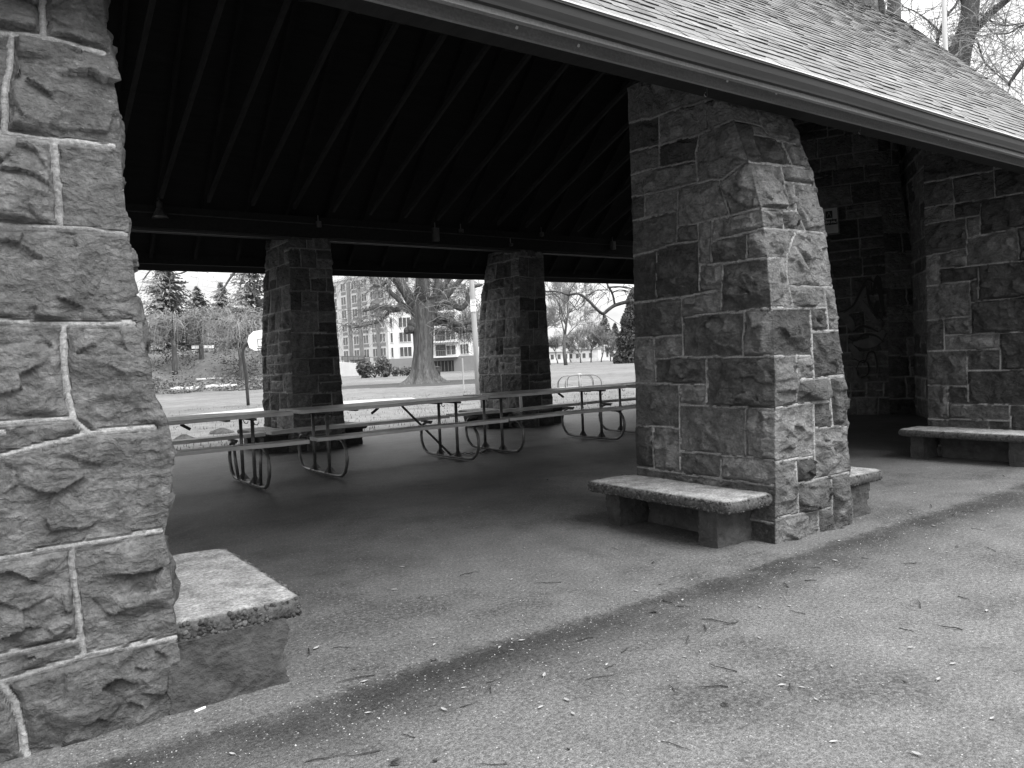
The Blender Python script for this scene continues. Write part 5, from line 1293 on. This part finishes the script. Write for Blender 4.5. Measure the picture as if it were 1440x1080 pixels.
def stroke(pts, w, mat, o=.035):
    mb = MB(); P = smooth_path([(t, z, 0) for t, z in pts], 5); n = len(P); vs = []
    for i, p in enumerate(P):
        a, b = P[max(i - 1, 0)], P[min(i + 1, n - 1)]; tx, tz = (b[0] - a[0]) * 2.04, b[1] - a[1]; l = math.hypot(tx, tz) + 1e-6
        ww = w * (.35 + .65 * math.sin(PI * min(max(i / (n - 1), .06), .94)))
        for s in (-1, 1): vs.append(onface(p[0] - s * tz / l * ww / 2 / 2.04, p[1] + s * tx / l * ww / 2, o))
    vs2 = [v + FN * .004 for v in vs]; m = len(vs)
    mb.add(vs + vs2, [(2 * i, 2 * i + 1, 2 * i + 3, 2 * i + 2) for i in range(n - 1)] + [(m + 2 * i + 2, m + 2 * i + 3, m + 2 * i + 1, m + 2 * i) for i in range(n - 1)])
    mb.build('paint_stroke', mat, gf)
for pts, w in (([(.60, 1.95), (.70, 2.05), (.80, 2.35), (.84, 2.5)], .10), ([(.78, 2.2), (.84, 1.95), (.93, 1.72)], .12), ([(.58, 2.0), (.66, 1.85), (.70, 1.65)], .16), ([(.70, 1.42), (.80, 1.38), (.90, 1.45), (.97, 1.62)], .2), ([(.66, 1.40), (.74, 1.15), (.78, 1.10)], .14), ([(.70, .95), (.71, .75), (.76, .66), (.82, .70)], .09), ([(.88, 1.15), (.90, .9), (.895, .72)], .05), ([(.68, 1.68), (.78, 1.72), (.9, 1.66)], .05)):
    stroke(pts, w, M['spray'], .045)
for pts, w in (([(.58, 2.02), (.70, 2.12), (.79, 2.45), (.84, 2.62), (.9, 2.55)], .045), ([(.83, 2.5), (.86, 2.1), (.96, 1.8)], .05), ([(.70, 1.62), (.79, 1.72), (.92, 1.60)], .05), ([(.66, 1.5), (.72, 1.45), (.8, 1.56), (.9, 1.52), (.96, 1.4)], .045), ([(.70, 1.1), (.79, 1.02), (.83, 1.2), (.88, 1.2), (.9, .98), (.895, .8)], .035), ([(.72, .9), (.76, 1.05), (.82, 1.0), (.82, .8), (.76, .72)], .03), ([(.88, 2.3), (.93, 2.65), (.95, 2.3), (.97, 1.9)], .09), ([(.92, 2.2), (.90, 1.9)], .1)):
    stroke(pts, w, M['spraydark'], .055)

# ------------------------------------------------------------------ camera, sky, sun
cam = bpy.data.cameras.new('camera'); co = bpy.data.objects.new('camera', cam); COL.objects.link(co)
yaw, pit, rol = 0.6187, 0.03235, -0.04296
fw = Vector((math.sin(yaw) * math.cos(pit), math.cos(yaw) * math.cos(pit), -math.sin(pit)))
ri = Vector((math.cos(yaw), -math.sin(yaw), 0)); upv = ri.cross(fw)
rr_ = ri * math.cos(rol) + upv * math.sin(rol); uu_ = -ri * math.sin(rol) + upv * math.cos(rol)
co.matrix_world = Matrix(((rr_.x, uu_.x, -fw.x, 0), (rr_.y, uu_.y, -fw.y, 0), (rr_.z, uu_.z, -fw.z, EYE), (0, 0, 0, 1)))
cam.sensor_width = 36; cam.lens = 1087 / 1440 * 36; cam.clip_end = 3000; cam.clip_start = .05
S.camera = co

SUN_EL, SUN_AZ = math.radians(52), math.radians(166)      # azimuth measured from +Y towards +X
w = bpy.data.worlds.new('World'); S.world = w; w.use_nodes = True
nt = w.node_tree; bg = nt.nodes['Background']
sky = nt.nodes.new('ShaderNodeTexSky'); sky.sky_type = 'NISHITA'; sky.sun_disc = False; sky.sun_elevation = SUN_EL; sky.sun_rotation = SUN_AZ
bw = nt.nodes.new('ShaderNodeRGBToBW'); nt.links.new(sky.outputs[0], bw.inputs[0])
tc = nt.nodes.new('ShaderNodeTexCoord'); mp = nt.nodes.new('ShaderNodeMapping'); mp.inputs['Scale'].default_value = (1.6, 1.6, 5.0); nt.links.new(tc.outputs['Generated'], mp.inputs[0])
ns = nt.nodes.new('ShaderNodeTexNoise'); ns.inputs['Scale'].default_value = 3.2; ns.inputs['Detail'].default_value = 6; ns.inputs['Roughness'].default_value = .55; nt.links.new(mp.outputs[0], ns.inputs['Vector'])
rp = nt.nodes.new('ShaderNodeValToRGB'); nt.links.new(ns.outputs['Fac'], rp.inputs[0])
rp.color_ramp.elements[0].position = .30; rp.color_ramp.elements[0].color = (.60, .60, .60, 1); rp.color_ramp.elements[1].position = .58; rp.color_ramp.elements[1].color = (1.12, 1.12, 1.12, 1)
mu = nt.nodes.new('ShaderNodeMath'); mu.operation = 'MULTIPLY'; nt.links.new(rp.outputs[0], mu.inputs[0])
# an overcast sky is about three times brighter overhead than at the horizon
sx = nt.nodes.new('ShaderNodeSeparateXYZ'); nt.links.new(tc.outputs['Generated'], sx.inputs[0])
zc = nt.nodes.new('ShaderNodeMath'); zc.operation = 'MULTIPLY_ADD'; zc.use_clamp = False; nt.links.new(sx.outputs[2], zc.inputs[0]); zc.inputs[1].default_value = 2.0 * 5.5; zc.inputs[2].default_value = 5.5
zm = nt.nodes.new('ShaderNodeMath'); zm.operation = 'MAXIMUM'; nt.links.new(zc.outputs[0], zm.inputs[0]); zm.inputs[1].default_value = 5.5
nt.links.new(zm.outputs[0], mu.inputs[1])
mx = nt.nodes.new('ShaderNodeMix'); mx.data_type = 'FLOAT'; mx.inputs[0].default_value = .88; nt.links.new(bw.outputs[0], mx.inputs[2]); nt.links.new(mu.outputs[0], mx.inputs[3])
nt.links.new(mx.outputs[0], bg.inputs[0]); bg.inputs[1].default_value = .1
sl = bpy.data.lights.new('sun', 'SUN'); sl.energy = 2.5; sl.angle = math.radians(40); sl.color = (1, 1, 1)
so = bpy.data.objects.new('sun', sl); COL.objects.link(so)
d = Vector((math.sin(SUN_AZ) * math.cos(SUN_EL), math.cos(SUN_AZ) * math.cos(SUN_EL), math.sin(SUN_EL)))
so.rotation_euler = (-d).to_track_quat('-Z', 'Y').to_euler(); so.location = d * 60
S.view_settings.view_transform = 'Standard'; S.view_settings.look = 'None'; S.view_settings.exposure = 0.97; S.view_settings.gamma = 1
S.render.engine = 'CYCLES'
S.cycles.use_denoising = True; S.cycles.max_bounces = 8; S.cycles.diffuse_bounces = 5
